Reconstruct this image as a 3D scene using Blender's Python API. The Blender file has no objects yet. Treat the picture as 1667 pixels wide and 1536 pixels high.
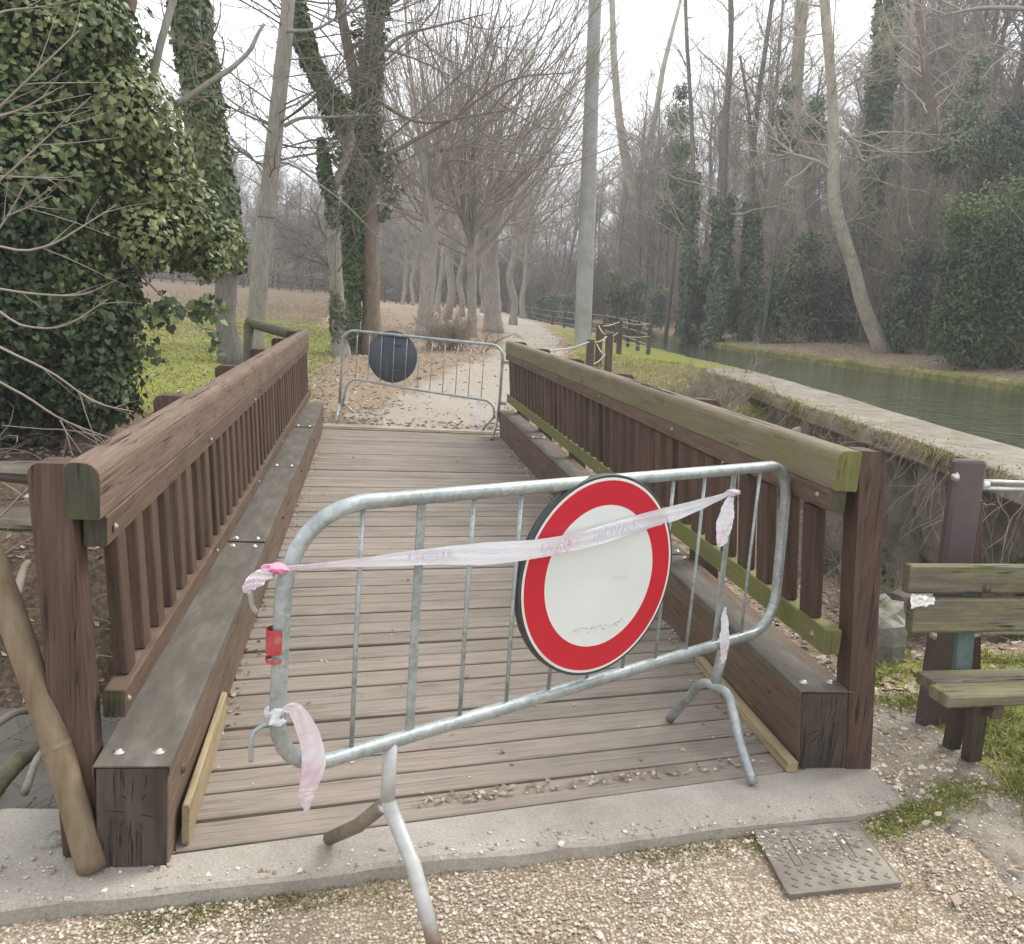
import bpy, math, random
import numpy as np
from mathutils import Matrix, Vector

rs = np.random.RandomState(11)
random.seed(11)
SC = bpy.context.scene
COL = SC.collection
PI = math.pi

# ------------------------------------------------------------------ camera
F, PPX, PPY, CH = 1500.0, 833.5, 768.0, 1.65


def nrm(v):
    v = np.asarray(v, float)
    return v / (np.linalg.norm(v, axis=-1, keepdims=True) + 1e-12)


_a = np.array([605.0, 478.0])
_ay = nrm([_a[0] - PPX, _a[1] - PPY, F])
_bd = nrm([_a[0] + 4000 - PPX, _a[1] + 288 - PPY, F])
_dn = nrm(np.cross(_ay, _bd))
if _dn[1] < 0:
    _dn = -_dn
_up = -_dn
_ax = nrm(np.cross(_ay, _up))
if _ax[0] < 0:
    _ax = -_ax
RM = np.array([_ax, _ay, _up])          # bridge axes: X right, Y along the deck, Z up
CAM = np.array([0, 0, CH])


def ray(px, py):
    return RM @ nrm([px - PPX, py - PPY, F])


def proj(p):
    c = RM.T @ (np.asarray(p, float) - CAM)
    return PPX + F * c[0] / c[2], PPY + F * c[1] / c[2]


def atz(px, py, z=0.0):
    r = ray(px, py)
    return CAM + r * (z - CH) / r[2]


def aty(px, py, Y):
    r = ray(px, py)
    return CAM + r * Y / r[1]


cam_d = bpy.data.cameras.new('camera')
cam_d.sensor_fit = 'HORIZONTAL'
cam_d.sensor_width = 36
cam_d.lens = 36 * F / 1667
cam_d.clip_start = 0.05
cam_d.clip_end = 1500
cam = bpy.data.objects.new('camera', cam_d)
COL.objects.link(cam)
_m = np.eye(4)
_m[:3, 0], _m[:3, 1], _m[:3, 2], _m[:3, 3] = RM[:, 0], -RM[:, 1], -RM[:, 2], CAM
cam.matrix_world = Matrix(_m.tolist())
SC.camera = cam

# ------------------------------------------------------------------ sky and sun (overcast)
SUN_EL, SUN_AZ = math.radians(48), math.radians(60)
world = bpy.data.worlds.new('World')
SC.world = world
world.use_nodes = True
wn = world.node_tree
for n_ in list(wn.nodes):
    wn.nodes.remove(n_)
w_out = wn.nodes.new('ShaderNodeOutputWorld')
w_bg = wn.nodes.new('ShaderNodeBackground')
w_sky = wn.nodes.new('ShaderNodeTexSky')
w_sky.sky_type = 'NISHITA'
w_sky.sun_disc = False
w_sky.sun_elevation = SUN_EL
w_sky.sun_rotation = SUN_AZ
w_sky.dust_density = 4
w_sky.air_density = 1.0
w_hs = wn.nodes.new('ShaderNodeHueSaturation')
w_hs.inputs['Saturation'].default_value = 0.12
w_mx = wn.nodes.new('ShaderNodeMixRGB')
w_mx.inputs[0].default_value = 0.72
w_mx.inputs[2].default_value = (8.6, 8.9, 9.3, 1)      # even cloud layer
wn.links.new(w_sky.outputs[0], w_hs.inputs['Color'])
wn.links.new(w_hs.outputs[0], w_mx.inputs[1])
wn.links.new(w_mx.outputs[0], w_bg.inputs[0])
w_bg.inputs[1].default_value = 0.115
wn.links.new(w_bg.outputs[0], w_out.inputs[0])
sun_d = bpy.data.lights.new('sun', 'SUN')
sun_d.energy = 1.5
sun_d.angle = math.radians(25)
sun_d.color = (1, 0.95, 0.88)
sun = bpy.data.objects.new('sun', sun_d)
COL.objects.link(sun)
_sd = Vector((math.sin(SUN_AZ) * math.cos(SUN_EL), math.cos(SUN_AZ) * math.cos(SUN_EL), math.sin(SUN_EL)))
sun.rotation_euler = (-_sd).to_track_quat('-Z', 'Y').to_euler()
sun.location = (10, 5, 30)
SC.view_settings.view_transform = 'Standard'
SC.view_settings.look = 'None'
SC.view_settings.exposure = 0.88
SC.view_settings.gamma = 1
SC.view_settings.use_curve_mapping = False
SC.cycles.max_bounces = 6
SC.cycles.diffuse_bounces = 3
SC.cycles.glossy_bounces = 2
SC.cycles.transparent_max_bounces = 4
SC.cycles.volume_bounces = 1

# ------------------------------------------------------------------ object helpers
WL = {}          # world location of every parent
WM = {}          # world matrix of the rotated ones


def tag(o, label=None, cat=None, group=None, kind=None):
    if label: o['label'] = label
    if cat: o['category'] = cat
    if group: o['group'] = group
    if kind: o['kind'] = kind
    return o


def thing(name, label, cat, loc, group=None):
    o = bpy.data.objects.new(name, None)
    o.empty_display_size = 0.2
    COL.objects.link(o)
    o.location = [float(c) for c in loc]
    WL[o.name] = np.array(loc, float)
    return tag(o, label, cat, group)


def mkmesh(name, V, F_, smooth=False, attrs=None):
    V = np.asarray(V, np.float32)
    if isinstance(F_, np.ndarray):
        F_ = [F_]
    F_ = [np.asarray(f, np.int32) for f in F_ if len(f)]
    me = bpy.data.meshes.new(name)
    me.vertices.add(len(V))
    me.vertices.foreach_set('co', V.ravel())
    li = np.concatenate([f.ravel() for f in F_])
    cnt = np.concatenate([np.full(len(f), f.shape[1], np.int32) for f in F_])
    me.loops.add(len(li))
    me.loops.foreach_set('vertex_index', li)
    me.polygons.add(len(cnt))
    st = np.concatenate([[0], np.cumsum(cnt)[:-1]]).astype(np.int32)
    me.polygons.foreach_set('loop_start', st)
    me.polygons.foreach_set('loop_total', cnt)
    me.polygons.foreach_set('use_smooth', np.full(len(cnt), bool(smooth)))
    if attrs:
        for k, v in attrs.items():
            v = np.asarray(v, np.float32)
            if v.ndim == 1:
                a = me.attributes.new(k, 'FLOAT', 'POINT')
                a.data.foreach_set('value', v)
            else:
                a = me.attributes.new(k, 'FLOAT_COLOR', 'POINT')
                vv = np.ones((len(v), 4), np.float32)
                vv[:, :3] = v
                a.data.foreach_set('color', vv.ravel())
    me.update(calc_edges=True)
    return me


def emit(name, mat, parent, V, F_, smooth=False, attrs=None, origin=None, label=None, cat=None, group=None, kind=None):
    """link world-space geometry as one object under parent"""
    V = np.asarray(V, float)
    if origin is None:
        origin = (V.min(0) + V.max(0)) / 2
    origin = np.asarray(origin, float)
    me = mkmesh(name, V - origin, F_, smooth, attrs)
    if mat: me.materials.append(mat)
    o = bpy.data.objects.new(name, me)
    COL.objects.link(o)
    if parent is not None:
        o.parent = parent
        if parent.name in WM:
            Tm = np.eye(4); Tm[:3, 3] = origin
            o.matrix_local = Matrix((np.linalg.inv(WM[parent.name]) @ Tm).tolist())
        else:
            o.location = [float(c) for c in origin - WL[parent.name]]
    else:
        o.location = [float(c) for c in origin]
    WL[o.name] = origin
    return tag(o, label, cat, group, kind)


def frame_for(d, up=(0, 0, 1)):
    d = nrm(d)
    up = np.asarray(up, float)
    if abs(d @ up) > 0.98:
        up = np.array([0, 1.0, 0]) if abs(d[1]) < .9 else np.array([1.0, 0, 0])
    s = nrm(np.cross(d, up))
    return d, s, nrm(np.cross(s, d))


def piece(name, mat, parent, p0, p1, w, h, up=(0, 0, 1), cham=0.004, shear=0.0, section=None, label=None, cut=None, mesh=None, endmat=None):
    """a sawn timber from p0 to p1; local X runs along the grain. w across, h along 'up'"""
    p0, p1 = np.asarray(p0, float), np.asarray(p1, float)
    L = np.linalg.norm(p1 - p0)
    d, s, u = frame_for(p1 - p0, up)
    if section is None:
        a, b, c = w / 2, h / 2, min(cham, w / 3, h / 3)
        section = [(-a + c, -b), (a - c, -b), (a, -b + c), (a, b - c), (a - c, b), (-a + c, b), (-a, b - c), (-a, -b + c)]
    sec = np.array(section, float)
    n = len(sec)
    V = []
    e = min(cham, L / 4) * .7
    for x, k in ((-L / 2, 1 - 1.4 * cham / max(w, h)), (-L / 2 + e, 1.0), (L / 2 - e, 1.0), (L / 2, 1 - 1.4 * cham / max(w, h))):
        V.append(np.column_stack([np.full(n, x), sec * k]))
    V = np.concatenate(V)
    if cut:                                  # skewed ends: x shift per unit across
        V[:, 0] += V[:, 1] * cut
    i = np.arange(n); j = (i + 1) % n
    Fq = np.concatenate([np.column_stack([k * n + i, (k + 1) * n + i, (k + 1) * n + j, k * n + j]) for k in range(3)])
    caps = np.array([list(range(n)), list(range(4 * n - 1, 3 * n - 1, -1))])
    key = mesh
    me = mkmesh(name, V, [Fq, caps])
    me.materials.append(mat)
    if endmat:
        me.materials.append(endmat)
        for pg in list(me.polygons)[-2:]: pg.material_index = 1
    o = bpy.data.objects.new(name, me)
    COL.objects.link(o)
    mid = (p0 + p1) / 2
    M = np.eye(4)
    M[:3, 0], M[:3, 1], M[:3, 2] = d, s, u
    M[:3, 3] = mid - (WL[parent.name] if parent is not None else 0)
    if parent is not None: o.parent = parent
    o.matrix_local = Matrix(M.tolist())
    WL[o.name] = mid
    Mw = M.copy(); Mw[:3, 3] = mid; WM[o.name] = Mw
    if label: o['label'] = label
    return o


def tubes(P, R, S, cap=False):
    """P (N,K,3) centre lines, R (N,K) radii -> V, [F]"""
    P = np.asarray(P, float); R = np.asarray(R, float)
    N, K, _ = P.shape
    T = np.empty_like(P)
    T[:, 1:-1] = P[:, 2:] - P[:, :-2]
    T[:, 0] = P[:, 1] - P[:, 0]
    T[:, -1] = P[:, -1] - P[:, -2]
    T = nrm(T)
    ref = np.zeros((N, 1, 3)); ref[..., 0] = 1
    mt = np.abs(T[..., 0]).max(1) > 0.85
    ref[mt] = np.array([0, 1.0, 0])
    mt2 = mt & (np.abs(T[..., 1]).max(1) > 0.85)
    ref[mt2] = np.array([0.3, 0.3, 1.0])
    A = nrm(np.cross(T, np.broadcast_to(ref, T.shape)))
    B = np.cross(T, A)
    th = np.arange(S) * 2 * PI / S
    V = P[:, :, None] + R[:, :, None, None] * (A[:, :, None] * np.cos(th)[:, None] + B[:, :, None] * np.sin(th)[:, None])
    base = (np.arange(N)[:, None, None] * K + np.arange(K - 1)[None, :, None]) * S
    i = np.arange(S)[None, None]; j = (i + 1) % S
    Fq = np.stack([base + i, base + j, base + S + j, base + S + i], -1).reshape(-1, 4)
    Fs = [Fq]
    if cap:
        b0 = (np.arange(N) * K)[:, None] * S + np.arange(S)[None, ::-1]
        b1 = (np.arange(N) * K + K - 1)[:, None] * S + np.arange(S)[None]
        Fs.append(np.concatenate([b0, b1]))
    return V.reshape(-1, 3), Fs


def tube(pts, r, S=10, cap=True):
    pts = np.asarray(pts, float)
    R = np.broadcast_to(np.asarray(r, float), (len(pts),))
    return tubes(pts[None], R[None], S, cap)


def join(lst):
    """[(V,[F..])...] -> V,[F..]"""
    Vs, Fd, off = [], {}, 0
    for V, Fs in lst:
        if isinstance(Fs, np.ndarray): Fs = [Fs]
        for f in Fs:
            f = np.asarray(f)
            if len(f): Fd.setdefault(f.shape[1], []).append(f + off)
        Vs.append(V); off += len(V)
    return np.concatenate(Vs), [np.concatenate(v) for v in Fd.values()]


def smooth_path(pts, per=6):
    """Catmull-Rom through pts"""
    p = np.asarray(pts, float)
    q = np.concatenate([[2 * p[0] - p[1]], p, [2 * p[-1] - p[-2]]])
    out = []
    for i in range(1, len(q) - 2):
        for t in np.linspace(0, 1, per, endpoint=False):
            a, b, c, d = q[i - 1:i + 3]
            out.append(.5 * ((2 * b) + (-a + c) * t + (2 * a - 5 * b + 4 * c - d) * t * t + (-a + 3 * b - 3 * c + d) * t ** 3))
    out.append(p[-1])
    return np.array(out)


def boxv(c, sz, M3=None):
    c = np.asarray(c, float); h = np.asarray(sz, float) / 2
    V = np.array([[x, y, z] for x in (-1, 1) for y in (-1, 1) for z in (-1, 1)], float) * h
    if M3 is not None: V = V @ np.asarray(M3).T
    Fq = np.array([[0, 1, 3, 2], [4, 6, 7, 5], [0, 4, 5, 1], [2, 3, 7, 6], [0, 2, 6, 4], [1, 5, 7, 3]])
    return V + c, [Fq]


def prism(poly, z0, z1):
    """vertical prism from a ccw polygon (n,2)"""
    p = np.asarray(poly, float); n = len(p)
    V = np.concatenate([np.column_stack([p, np.full(n, z0)]), np.column_stack([p, np.full(n, z1)])])
    i = np.arange(n); j = (i + 1) % n
    return V, [np.column_stack([i, j, n + j, n + i]), np.array([list(range(n - 1, -1, -1)), list(range(n, 2 * n))])]


def lathe(prof, M3, c, S=48):
    """profile (r,h) turned around the local z axis"""
    prof = np.asarray(prof, float); K = len(prof)
    th = np.arange(S) * 2 * PI / S
    V = np.stack([prof[:, None, 0] * np.cos(th), prof[:, None, 0] * np.sin(th), np.broadcast_to(prof[:, None, 1], (K, S))], -1)
    V = V.reshape(-1, 3) @ np.asarray(M3).T + np.asarray(c)
    b = np.arange(K - 1)[:, None] * S
    i = np.arange(S)[None]; j = (i + 1) % S
    return V, [np.stack([b + i, b + j, b + S + j, b + S + i], -1).reshape(-1, 4)]


# ------------------------------------------------------------------ materials
def newmat(name):
    m = bpy.data.materials.new(name)
    m.use_nodes = True
    nt = m.node_tree
    bs = nt.nodes['Principled BSDF']
    return m, nt, bs


class NB:
    """small node-building helper"""
    def __init__(s, name, rough=.8, spec=.3):
        s.m, s.nt, s.bs = newmat(name)
        s.bs.inputs['Roughness'].default_value = rough
        s.bs.inputs['Specular IOR Level'].default_value = spec
        s.tc = s.nt.nodes.new('ShaderNodeTexCoord')

    def lk(s, a, b): s.nt.links.new(a, b)

    def coord(s, scale=(1, 1, 1), kind='Object', rnd=False):
        mp = s.nt.nodes.new('ShaderNodeMapping')
        src = s.tc.outputs[kind]
        if kind == 'Position':
            g = s.nt.nodes.new('ShaderNodeNewGeometry'); src = g.outputs['Position']
        s.lk(src, mp.inputs[0])
        mp.inputs['Scale'].default_value = scale
        if rnd:
            oi = s.nt.nodes.new('ShaderNodeObjectInfo')
            mu = s.nt.nodes.new('ShaderNodeMath'); mu.operation = 'MULTIPLY'; mu.inputs[1].default_value = 37.0
            s.lk(oi.outputs['Random'], mu.inputs[0])
            cx = s.nt.nodes.new('ShaderNodeCombineXYZ')
            for k in range(3): s.lk(mu.outputs[0], cx.inputs[k])
            s.lk(cx.outputs[0], mp.inputs['Location'])
        return mp.outputs[0]

    def world(s, scale):
        g = s.nt.nodes.new('ShaderNodeNewGeometry')
        mp = s.nt.nodes.new('ShaderNodeMapping')
        s.lk(g.outputs['Position'], mp.inputs[0]); mp.inputs['Scale'].default_value = scale
        return mp.outputs[0]

    def noise(s, co, scale=5, det=6, rough=.6, dist=0.0):
        n = s.nt.nodes.new('ShaderNodeTexNoise')
        n.inputs['Scale'].default_value = scale; n.inputs['Detail'].default_value = det
        n.inputs['Roughness'].default_value = rough; n.inputs['Distortion'].default_value = dist
        s.lk(co, n.inputs['Vector'])
        return n.outputs['Fac']

    def voro(s, co, scale=5, out='Distance', feat='F1'):
        n = s.nt.nodes.new('ShaderNodeTexVoronoi'); n.feature = feat
        n.inputs['Scale'].default_value = scale
        s.lk(co, n.inputs['Vector'])
        return n.outputs[out]

    def ramp(s, fac, stops):
        r = s.nt.nodes.new('ShaderNodeValToRGB')
        el = r.color_ramp.elements
        while len(el) < len(stops): el.new(.5)
        for e, (p, c) in zip(el, stops):
            e.position = p
            e.color = (*c, 1) if not np.isscalar(c) else (c, c, c, 1)
        s.lk(fac, r.inputs[0])
        return r.outputs[0]

    def mix(s, fac, a, b, mode='MIX'):
        x = s.nt.nodes.new('ShaderNodeMixRGB'); x.blend_type = mode
        for sock, v in zip(x.inputs, (fac, a, b)):
            if hasattr(v, 'links'): s.lk(v, sock)
            elif np.isscalar(v): sock.default_value = v if sock == x.inputs[0] else (v, v, v, 1)
            else: sock.default_value = (*v, 1)
        return x.outputs[0]

    def math(s, op, a, b=0.0, clamp=False):
        x = s.nt.nodes.new('ShaderNodeMath'); x.operation = op; x.use_clamp = clamp
        for sock, v in zip(x.inputs, (a, b)):
            if hasattr(v, 'links'): s.lk(v, sock)
            else: sock.default_value = v
        return x.outputs[0]

    def attr(s, name, out='Fac'):
        a = s.nt.nodes.new('ShaderNodeAttribute'); a.attribute_name = name
        return a.outputs[out]

    def sep(s, col):
        a = s.nt.nodes.new('ShaderNodeSeparateColor'); s.lk(col, a.inputs[0]); return a.outputs

    def normz(s):
        g = s.nt.nodes.new('ShaderNodeNewGeometry'); x = s.nt.nodes.new('ShaderNodeSeparateXYZ')
        s.lk(g.outputs['Normal'], x.inputs[0]); return x.outputs

    def color(s, c): s.lk(c, s.bs.inputs['Base Color'])

    def bump(s, h, strength=.4, dist=.01):
        b = s.nt.nodes.new('ShaderNodeBump'); b.inputs['Strength'].default_value = strength
        b.inputs['Distance'].default_value = dist
        s.lk(h, b.inputs['Height']); s.lk(b.outputs[0], s.bs.inputs['Normal'])

    def objrand(s):
        return s.nt.nodes.new('ShaderNodeObjectInfo').outputs['Random']


def wood(name, c_dark, c_mid, c_light, crack=.25, moss=0.0, moss_c=(.13, .15, .035), rough=.75, var=.35, moss_up=0.0, grain=1.0, vert=False):
    b = NB(name, rough, .25)
    ax_ = (lambda a, c: (c, c, a)) if vert else (lambda a, c: (a, c, c))
    co = b.coord(ax_(1.2, 14 * grain), rnd=True)
    g1 = b.noise(co, 3.0, 8, .65, .3)
    co2 = b.coord(ax_(1.6, 60 * grain), rnd=True)
    g2 = b.noise(co2, 2.2, 5, .6, .2)
    big = b.noise(b.coord((1, 1, 1), rnd=True), 2.2, 5, .6)
    col = b.ramp(g1, [(.25, c_dark), (.5, c_mid), (.78, c_light)])
    fine = b.ramp(g2, [(.3, .76), (.55, 1.0), (.8, 1.12)])
    col = b.mix(1.0, col, fine, 'MULTIPLY')
    col = b.mix(1.0, col, b.ramp(big, [(.25, .80), (.5, 1.0), (.8, 1.15)]), 'MULTIPLY')
    rv = b.ramp(b.objrand(), [(0, 1 - var), (1, 1 + var * .6)])
    col = b.mix(1.0, col, rv, 'MULTIPLY')
    # drying cracks
    ck = b.noise(b.coord(ax_(.9, 38), rnd=True), 1.6, 3, .5, .1)
    ckm = b.ramp(ck, [(.475, 0.0), (.492, 1.0), (.508, 1.0), (.525, 0.0)])
    ckm2 = b.math('MULTIPLY', ckm, b.ramp(b.noise(b.coord(ax_(1.3, 5), rnd=True), 2, 2), [(.52, 0.0), (.6, 1.0)]))
    col = b.mix(b.math('MULTIPLY', ckm2, crack * 3, True), col, (.025, .02, .017))
    if moss > 0:
        mn = b.noise(b.coord((1.0, 3, 3), rnd=True), 3.0, 8, .7)
        fac = b.ramp(mn, [(.5 - moss * .4, 0.0), (.8 - moss * .3, 1.0)])
        if moss_up:
            nz = b.normz()[2]
            fac = b.math('MULTIPLY', fac, b.ramp(nz, [(.3, 1.0), (.9, 1 - moss_up)]))
        mc = b.mix(b.noise(b.coord((1, 1, 1)), 60, 3), moss_c, tuple(c * 1.7 for c in moss_c))
        col = b.mix(b.math('MULTIPLY', fac, .85), col, mc)
    b.color(col)
    h = b.math('SUBTRACT', b.math('ADD', g2, b.math('MULTIPLY', g1, .6)), b.math('MULTIPLY', ckm2, 1.5))
    b.bump(h, .5, .006)
    return b.m


def simple(name, stops, scale=8, rough=.7, spec=.3, bump=.2, bdist=.005, metal=0.0, kind='Object', stretch=(1, 1, 1), det=8, var=0.0):
    b = NB(name, rough, spec)
    co = b.coord(stretch, kind)
    n = b.noise(co, scale, det, .65)
    col = b.ramp(n, stops)
    if var:
        col = b.mix(1.0, col, b.ramp(b.objrand(), [(0, 1 - var), (1, 1 + var)]), 'MULTIPLY')
    b.color(col)
    b.bs.inputs['Metallic'].default_value = metal
    if bump: b.bump(n, bump, bdist)
    return b.m


MT = {}
MT['deck'] = wood('weathered_deck_wood', (.235, .196, .158), (.275, .233, .192), (.32, .276, .231), crack=.10, var=.12)
MT['beam'] = wood('beam_wood', (.115, .077, .053), (.16, .11, .077), (.215, .155, .113), crack=.2, var=.1)
MT['beam_end'] = wood('dark_beam_end', (.045, .035, .028), (.078, .061, .05), (.12, .096, .078), crack=1.0, var=.1, vert=True, grain=.35)
MT['rail'] = wood('brown_rail_wood', (.145, .098, .069), (.19, .132, .096), (.24, .175, .133), crack=.3, var=.08)
MT['rail_moss'] = wood('mossy_rail_wood', (.145, .115, .085), (.185, .148, .112), (.235, .19, .148), crack=.3, moss=.42, moss_c=(.125, .125, .045), var=.05, moss_up=.7)
MT['subrail'] = wood('subrail_wood', (.095, .061, .043), (.132, .087, .061), (.175, .121, .088), crack=.15, var=.08)
MT['green_rail'] = wood('green_bottom_rail', (.10, .085, .05), (.15, .135, .07), (.22, .19, .11), crack=.15, moss=.62, moss_c=(.125, .135, .035), var=.08)
MT['post'] = wood('dark_post_wood', (.065, .038, .030), (.105, .065, .052), (.15, .098, .08), crack=.15, var=.08, rough=.6)
MT['post_v'] = wood('upright_post_wood', (.060, .036, .027), (.094, .058, .043), (.135, .090, .069), crack=.35, var=.06, rough=.6, vert=True)
MT['end_dark'] = wood('weathered_end_grain', (.040, .036, .026), (.072, .066, .046), (.12, .11, .075), crack=.6, var=.1, vert=True, grain=.4, moss=.08, moss_c=(.07, .08, .02))
MT['end_green'] = wood('green_end_grain', (.08, .08, .03), (.13, .13, .045), (.19, .185, .07), crack=.6, var=.05, vert=True, grain=.4)
MT['baluster'] = wood('baluster_wood', (.062, .037, .027), (.102, .064, .046), (.148, .098, .073), crack=.1, var=.25, rough=.65)
MT['board'] = wood('loose_board', (.20, .15, .085), (.33, .26, .15), (.42, .34, .22), crack=.1, var=.1)
MT['bench'] = wood('bench_wood', (.085, .072, .055), (.165, .142, .11), (.27, .238, .19), crack=1.0, moss=.22, moss_c=(.15, .15, .05), var=.15, grain=.7)
MT['bench_dark'] = wood('bench_dark_wood', (.06, .045, .038), (.095, .075, .062), (.14, .11, .095), crack=.2, var=.1)
MT['fence'] = wood('fence_wood', (.07, .05, .042), (.11, .08, .068), (.16, .12, .10), crack=.1, var=.3)
MT['log'] = wood('mossy_log', (.06, .06, .045), (.11, .11, .075), (.18, .17, .12), crack=.2, moss=.25, moss_c=(.10, .115, .045), var=.1)

# galvanised steel, patchy, slightly dirty
b = NB('galvanised_steel', .42, .5)
n1 = b.noise(b.coord((1, 1, 1)), 9, 8, .7); n2 = b.noise(b.coord((1, 1, 1)), 120, 4, .6)
col = b.ramp(n1, [(.25, (.20, .225, .22)), (.5, (.34, .37, .365)), (.75, (.47, .50, .49))])
col = b.mix(b.ramp(n2, [(.62, 0.0), (.72, .5)]), col, (.14, .14, .13))
sp_ = b.sep(b.voro(b.coord((1, 1, 1)), 75, 'Color'))[0]
col = b.mix(1.0, col, b.ramp(sp_, [(0, .84), (1, 1.1)]), 'MULTIPLY')
col = b.mix(b.ramp(b.noise(b.coord((1, 1, 1)), 26, 6, .75), [(.64, 0.0), (.74, .45)]), col, (.22, .19, .15))
b.color(col); b.bs.inputs['Metallic'].default_value = .4
b.lk(b.ramp(n2, [(.3, .32), (.7, .55)]), b.bs.inputs['Roughness']); b.bump(n2, .12, .002)
MT['galv'] = b.m
# steel worn to rust towards one end (real rust, keyed to height above the ground)
b = NB('rusty_foot_steel', .5, .5)
n1 = b.noise(b.coord((1, 1, 1)), 14, 8, .7)
g = b.nt.nodes.new('ShaderNodeNewGeometry'); sx = b.nt.nodes.new('ShaderNodeSeparateXYZ'); b.lk(g.outputs['Position'], sx.inputs[0])
hf = b.math('ADD', b.math('MULTIPLY', sx.outputs[2], -4.5), b.math('MULTIPLY', n1, 1.2))
rust = b.ramp(hf, [(.22, 0.0), (.55, 1.0)])
col = b.mix(rust, b.ramp(n1, [(.3, (.38, .39, .38)), (.7, (.58, .58, .56))]), b.ramp(n1, [(.3, (.16, .085, .045)), (.7, (.30, .20, .12))]))
b.color(col); b.bs.inputs['Metallic'].default_value = .3; b.bump(n1, .2, .002)
MT['rustfoot'] = b.m
MT['brownfoot'] = simple('brown_foot_steel', [(.3, (.13, .105, .08)), (.7, (.24, .20, .155))], 18, .6, .4, .2, .002)
MT['pipe'] = simple('rusty_brown_pipe', [(.25, (.10, .065, .04)), (.42, (.19, .135, .085)), (.6, (.24, .19, .13)), (.8, (.33, .285, .215))], 16, .85, .2, .5, .004, stretch=(1, 1, .22))
MT['capsheet'] = simple('dark_capping_sheet', [(.25, (.085, .075, .062)), (.5, (.125, .112, .094)), (.78, (.20, .183, .155))], 4.5, .9, .15, .15, .003, stretch=(2.5, .7, 1))
MT['bolt'] = simple('zinc_bolt', [(.3, (.42, .41, .38)), (.7, (.6, .6, .57))], 40, .3, .6, .1, .001, metal=.7)
MT['boltdull'] = simple('dull_bolt', [(.3, (.22, .19, .155)), (.7, (.34, .30, .25))], 40, .5, .4, .1, .001, metal=.5)
MT['boltrust'] = simple('rusty_bolt', [(.3, (.07, .045, .03)), (.7, (.16, .10, .06))], 40, .6, .4, .1, .001, metal=.3)
MT['cast'] = simple('cast_iron_plate', [(.25, (.12, .10, .085)), (.5, (.20, .175, .145)), (.75, (.33, .29, .235))], 7, .55, .4, .2, .003)
MT['signblack'] = simple('sign_rim_grey', [(.3, (.035, .042, .045)), (.7, (.06, .068, .07))], 20, .5, .4, .05, .001)
MT['signback'] = simple('sign_back_slate', [(.3, (.062, .072, .092)), (.7, (.085, .097, .12))], 6, .55, .4, .05, .001)
MT['red'] = simple('sign_red', [(.3, (.46, .010, .026)), (.7, (.52, .014, .034))], 5, .35, .5, 0)
b = NB('sign_white', .38, .5)
n1 = b.noise(b.coord((1, 1, 1)), 4, 6, .6)
sc_ = b.noise(b.coord((9, 9, 1.2)), 5, 8, .75)
col = b.ramp(n1, [(.3, (.60, .63, .60)), (.7, (.68, .70, .67))])
col = b.mix(b.math('MULTIPLY', b.ramp(sc_, [(.60, 0.0), (.70, .35)]), .5), col, (.38, .37, .33))
b.color(col)
MT['white'] = b.m
MT['rim'] = simple('sign_cream_rim', [(.3, (.66, .64, .58)), (.7, (.76, .74, .68))], 8, .4, .5, 0)
MT['scuff'] = simple('scuff_grey', [(.3, (.36, .36, .33)), (.7, (.47, .47, .43))], 60, .8, .2, 0)


def plastic(name, kind):
    b = NB(name, .32, .5)
    n1 = b.noise(b.coord((1, 1, 1)), 5.5, 5, .6, .6)
    n2 = b.noise(b.coord((3, 3, 14)), 6, 4, .6, 1.0)
    if kind == 'pink':
        col = b.ramp(n1, [(.35, (.80, .78, .80)), (.52, (.76, .64, .69)), (.72, (.66, .40, .50))])
    elif kind == 'magenta':
        col = b.ramp(n1, [(.35, (.85, .70, .76)), (.55, (.74, .18, .36))])
    else:
        col = b.ramp(n1, [(.40, (.74, .75, .79)), (.57, (.80, .78, .81)), (.65, (.76, .55, .63)), (.72, (.78, .77, .82))])
    b.color(col)
    b.bs.inputs['Transmission Weight'].default_value = 0.0
    b.bump(n2, .35, .008)
    # thin film lets some light through
    tr = b.nt.nodes.new('ShaderNodeBsdfTranslucent'); b.lk(col, tr.inputs[0])
    ms = b.nt.nodes.new('ShaderNodeMixShader'); ms.inputs[0].default_value = .3
    b.lk(b.bs.outputs[0], ms.inputs[1]); b.lk(tr.outputs[0], ms.inputs[2])
    b.lk(ms.outputs[0], b.nt.nodes['Material Output'].inputs[0])
    return b.m


MT['tape'] = plastic('barrier_tape_film', 'white')
MT['tape_pink'] = plastic('pink_tape_film', 'pink')
MT['tape_mag'] = plastic('magenta_tape_film', 'magenta')
MT['ink'] = simple('faded_ink', [(.3, (.60, .57, .64)), (.7, (.74, .70, .78))], 30, .5, .3, 0)
MT['redsticker'] = simple('red_sticker', [(.35, (.36, .03, .035)), (.55, (.42, .07, .07)), (.68, (.36, .22, .19))], 34, .5, .4, 0)
MT['purple'] = simple('purple_brown_post', [(.3, (.085, .064, .062)), (.7, (.120, .094, .092))], 7, .42, .45, .1, .002)
MT['teal'] = simple('teal_paint', [(.3, (.075, .11, .10)), (.55, (.12, .18, .165)), (.75, (.08, .075, .06))], 12, .6, .3, .2, .002)
MT['steelrod'] = simple('white_steel_rod', [(.3, (.52, .53, .50)), (.7, (.72, .72, .69))], 12, .35, .5, .05, .001, metal=.3)
MT['rope'] = simple('pale_rope', [(.3, (.33, .29, .22)), (.7, (.52, .47, .38))], 60, .9, .1, .4, .003)
MT['tissue'] = simple('white_tissue', [(.3, (.70, .70, .66)), (.7, (.85, .85, .82))], 25, .9, .2, .5, .008)

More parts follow.
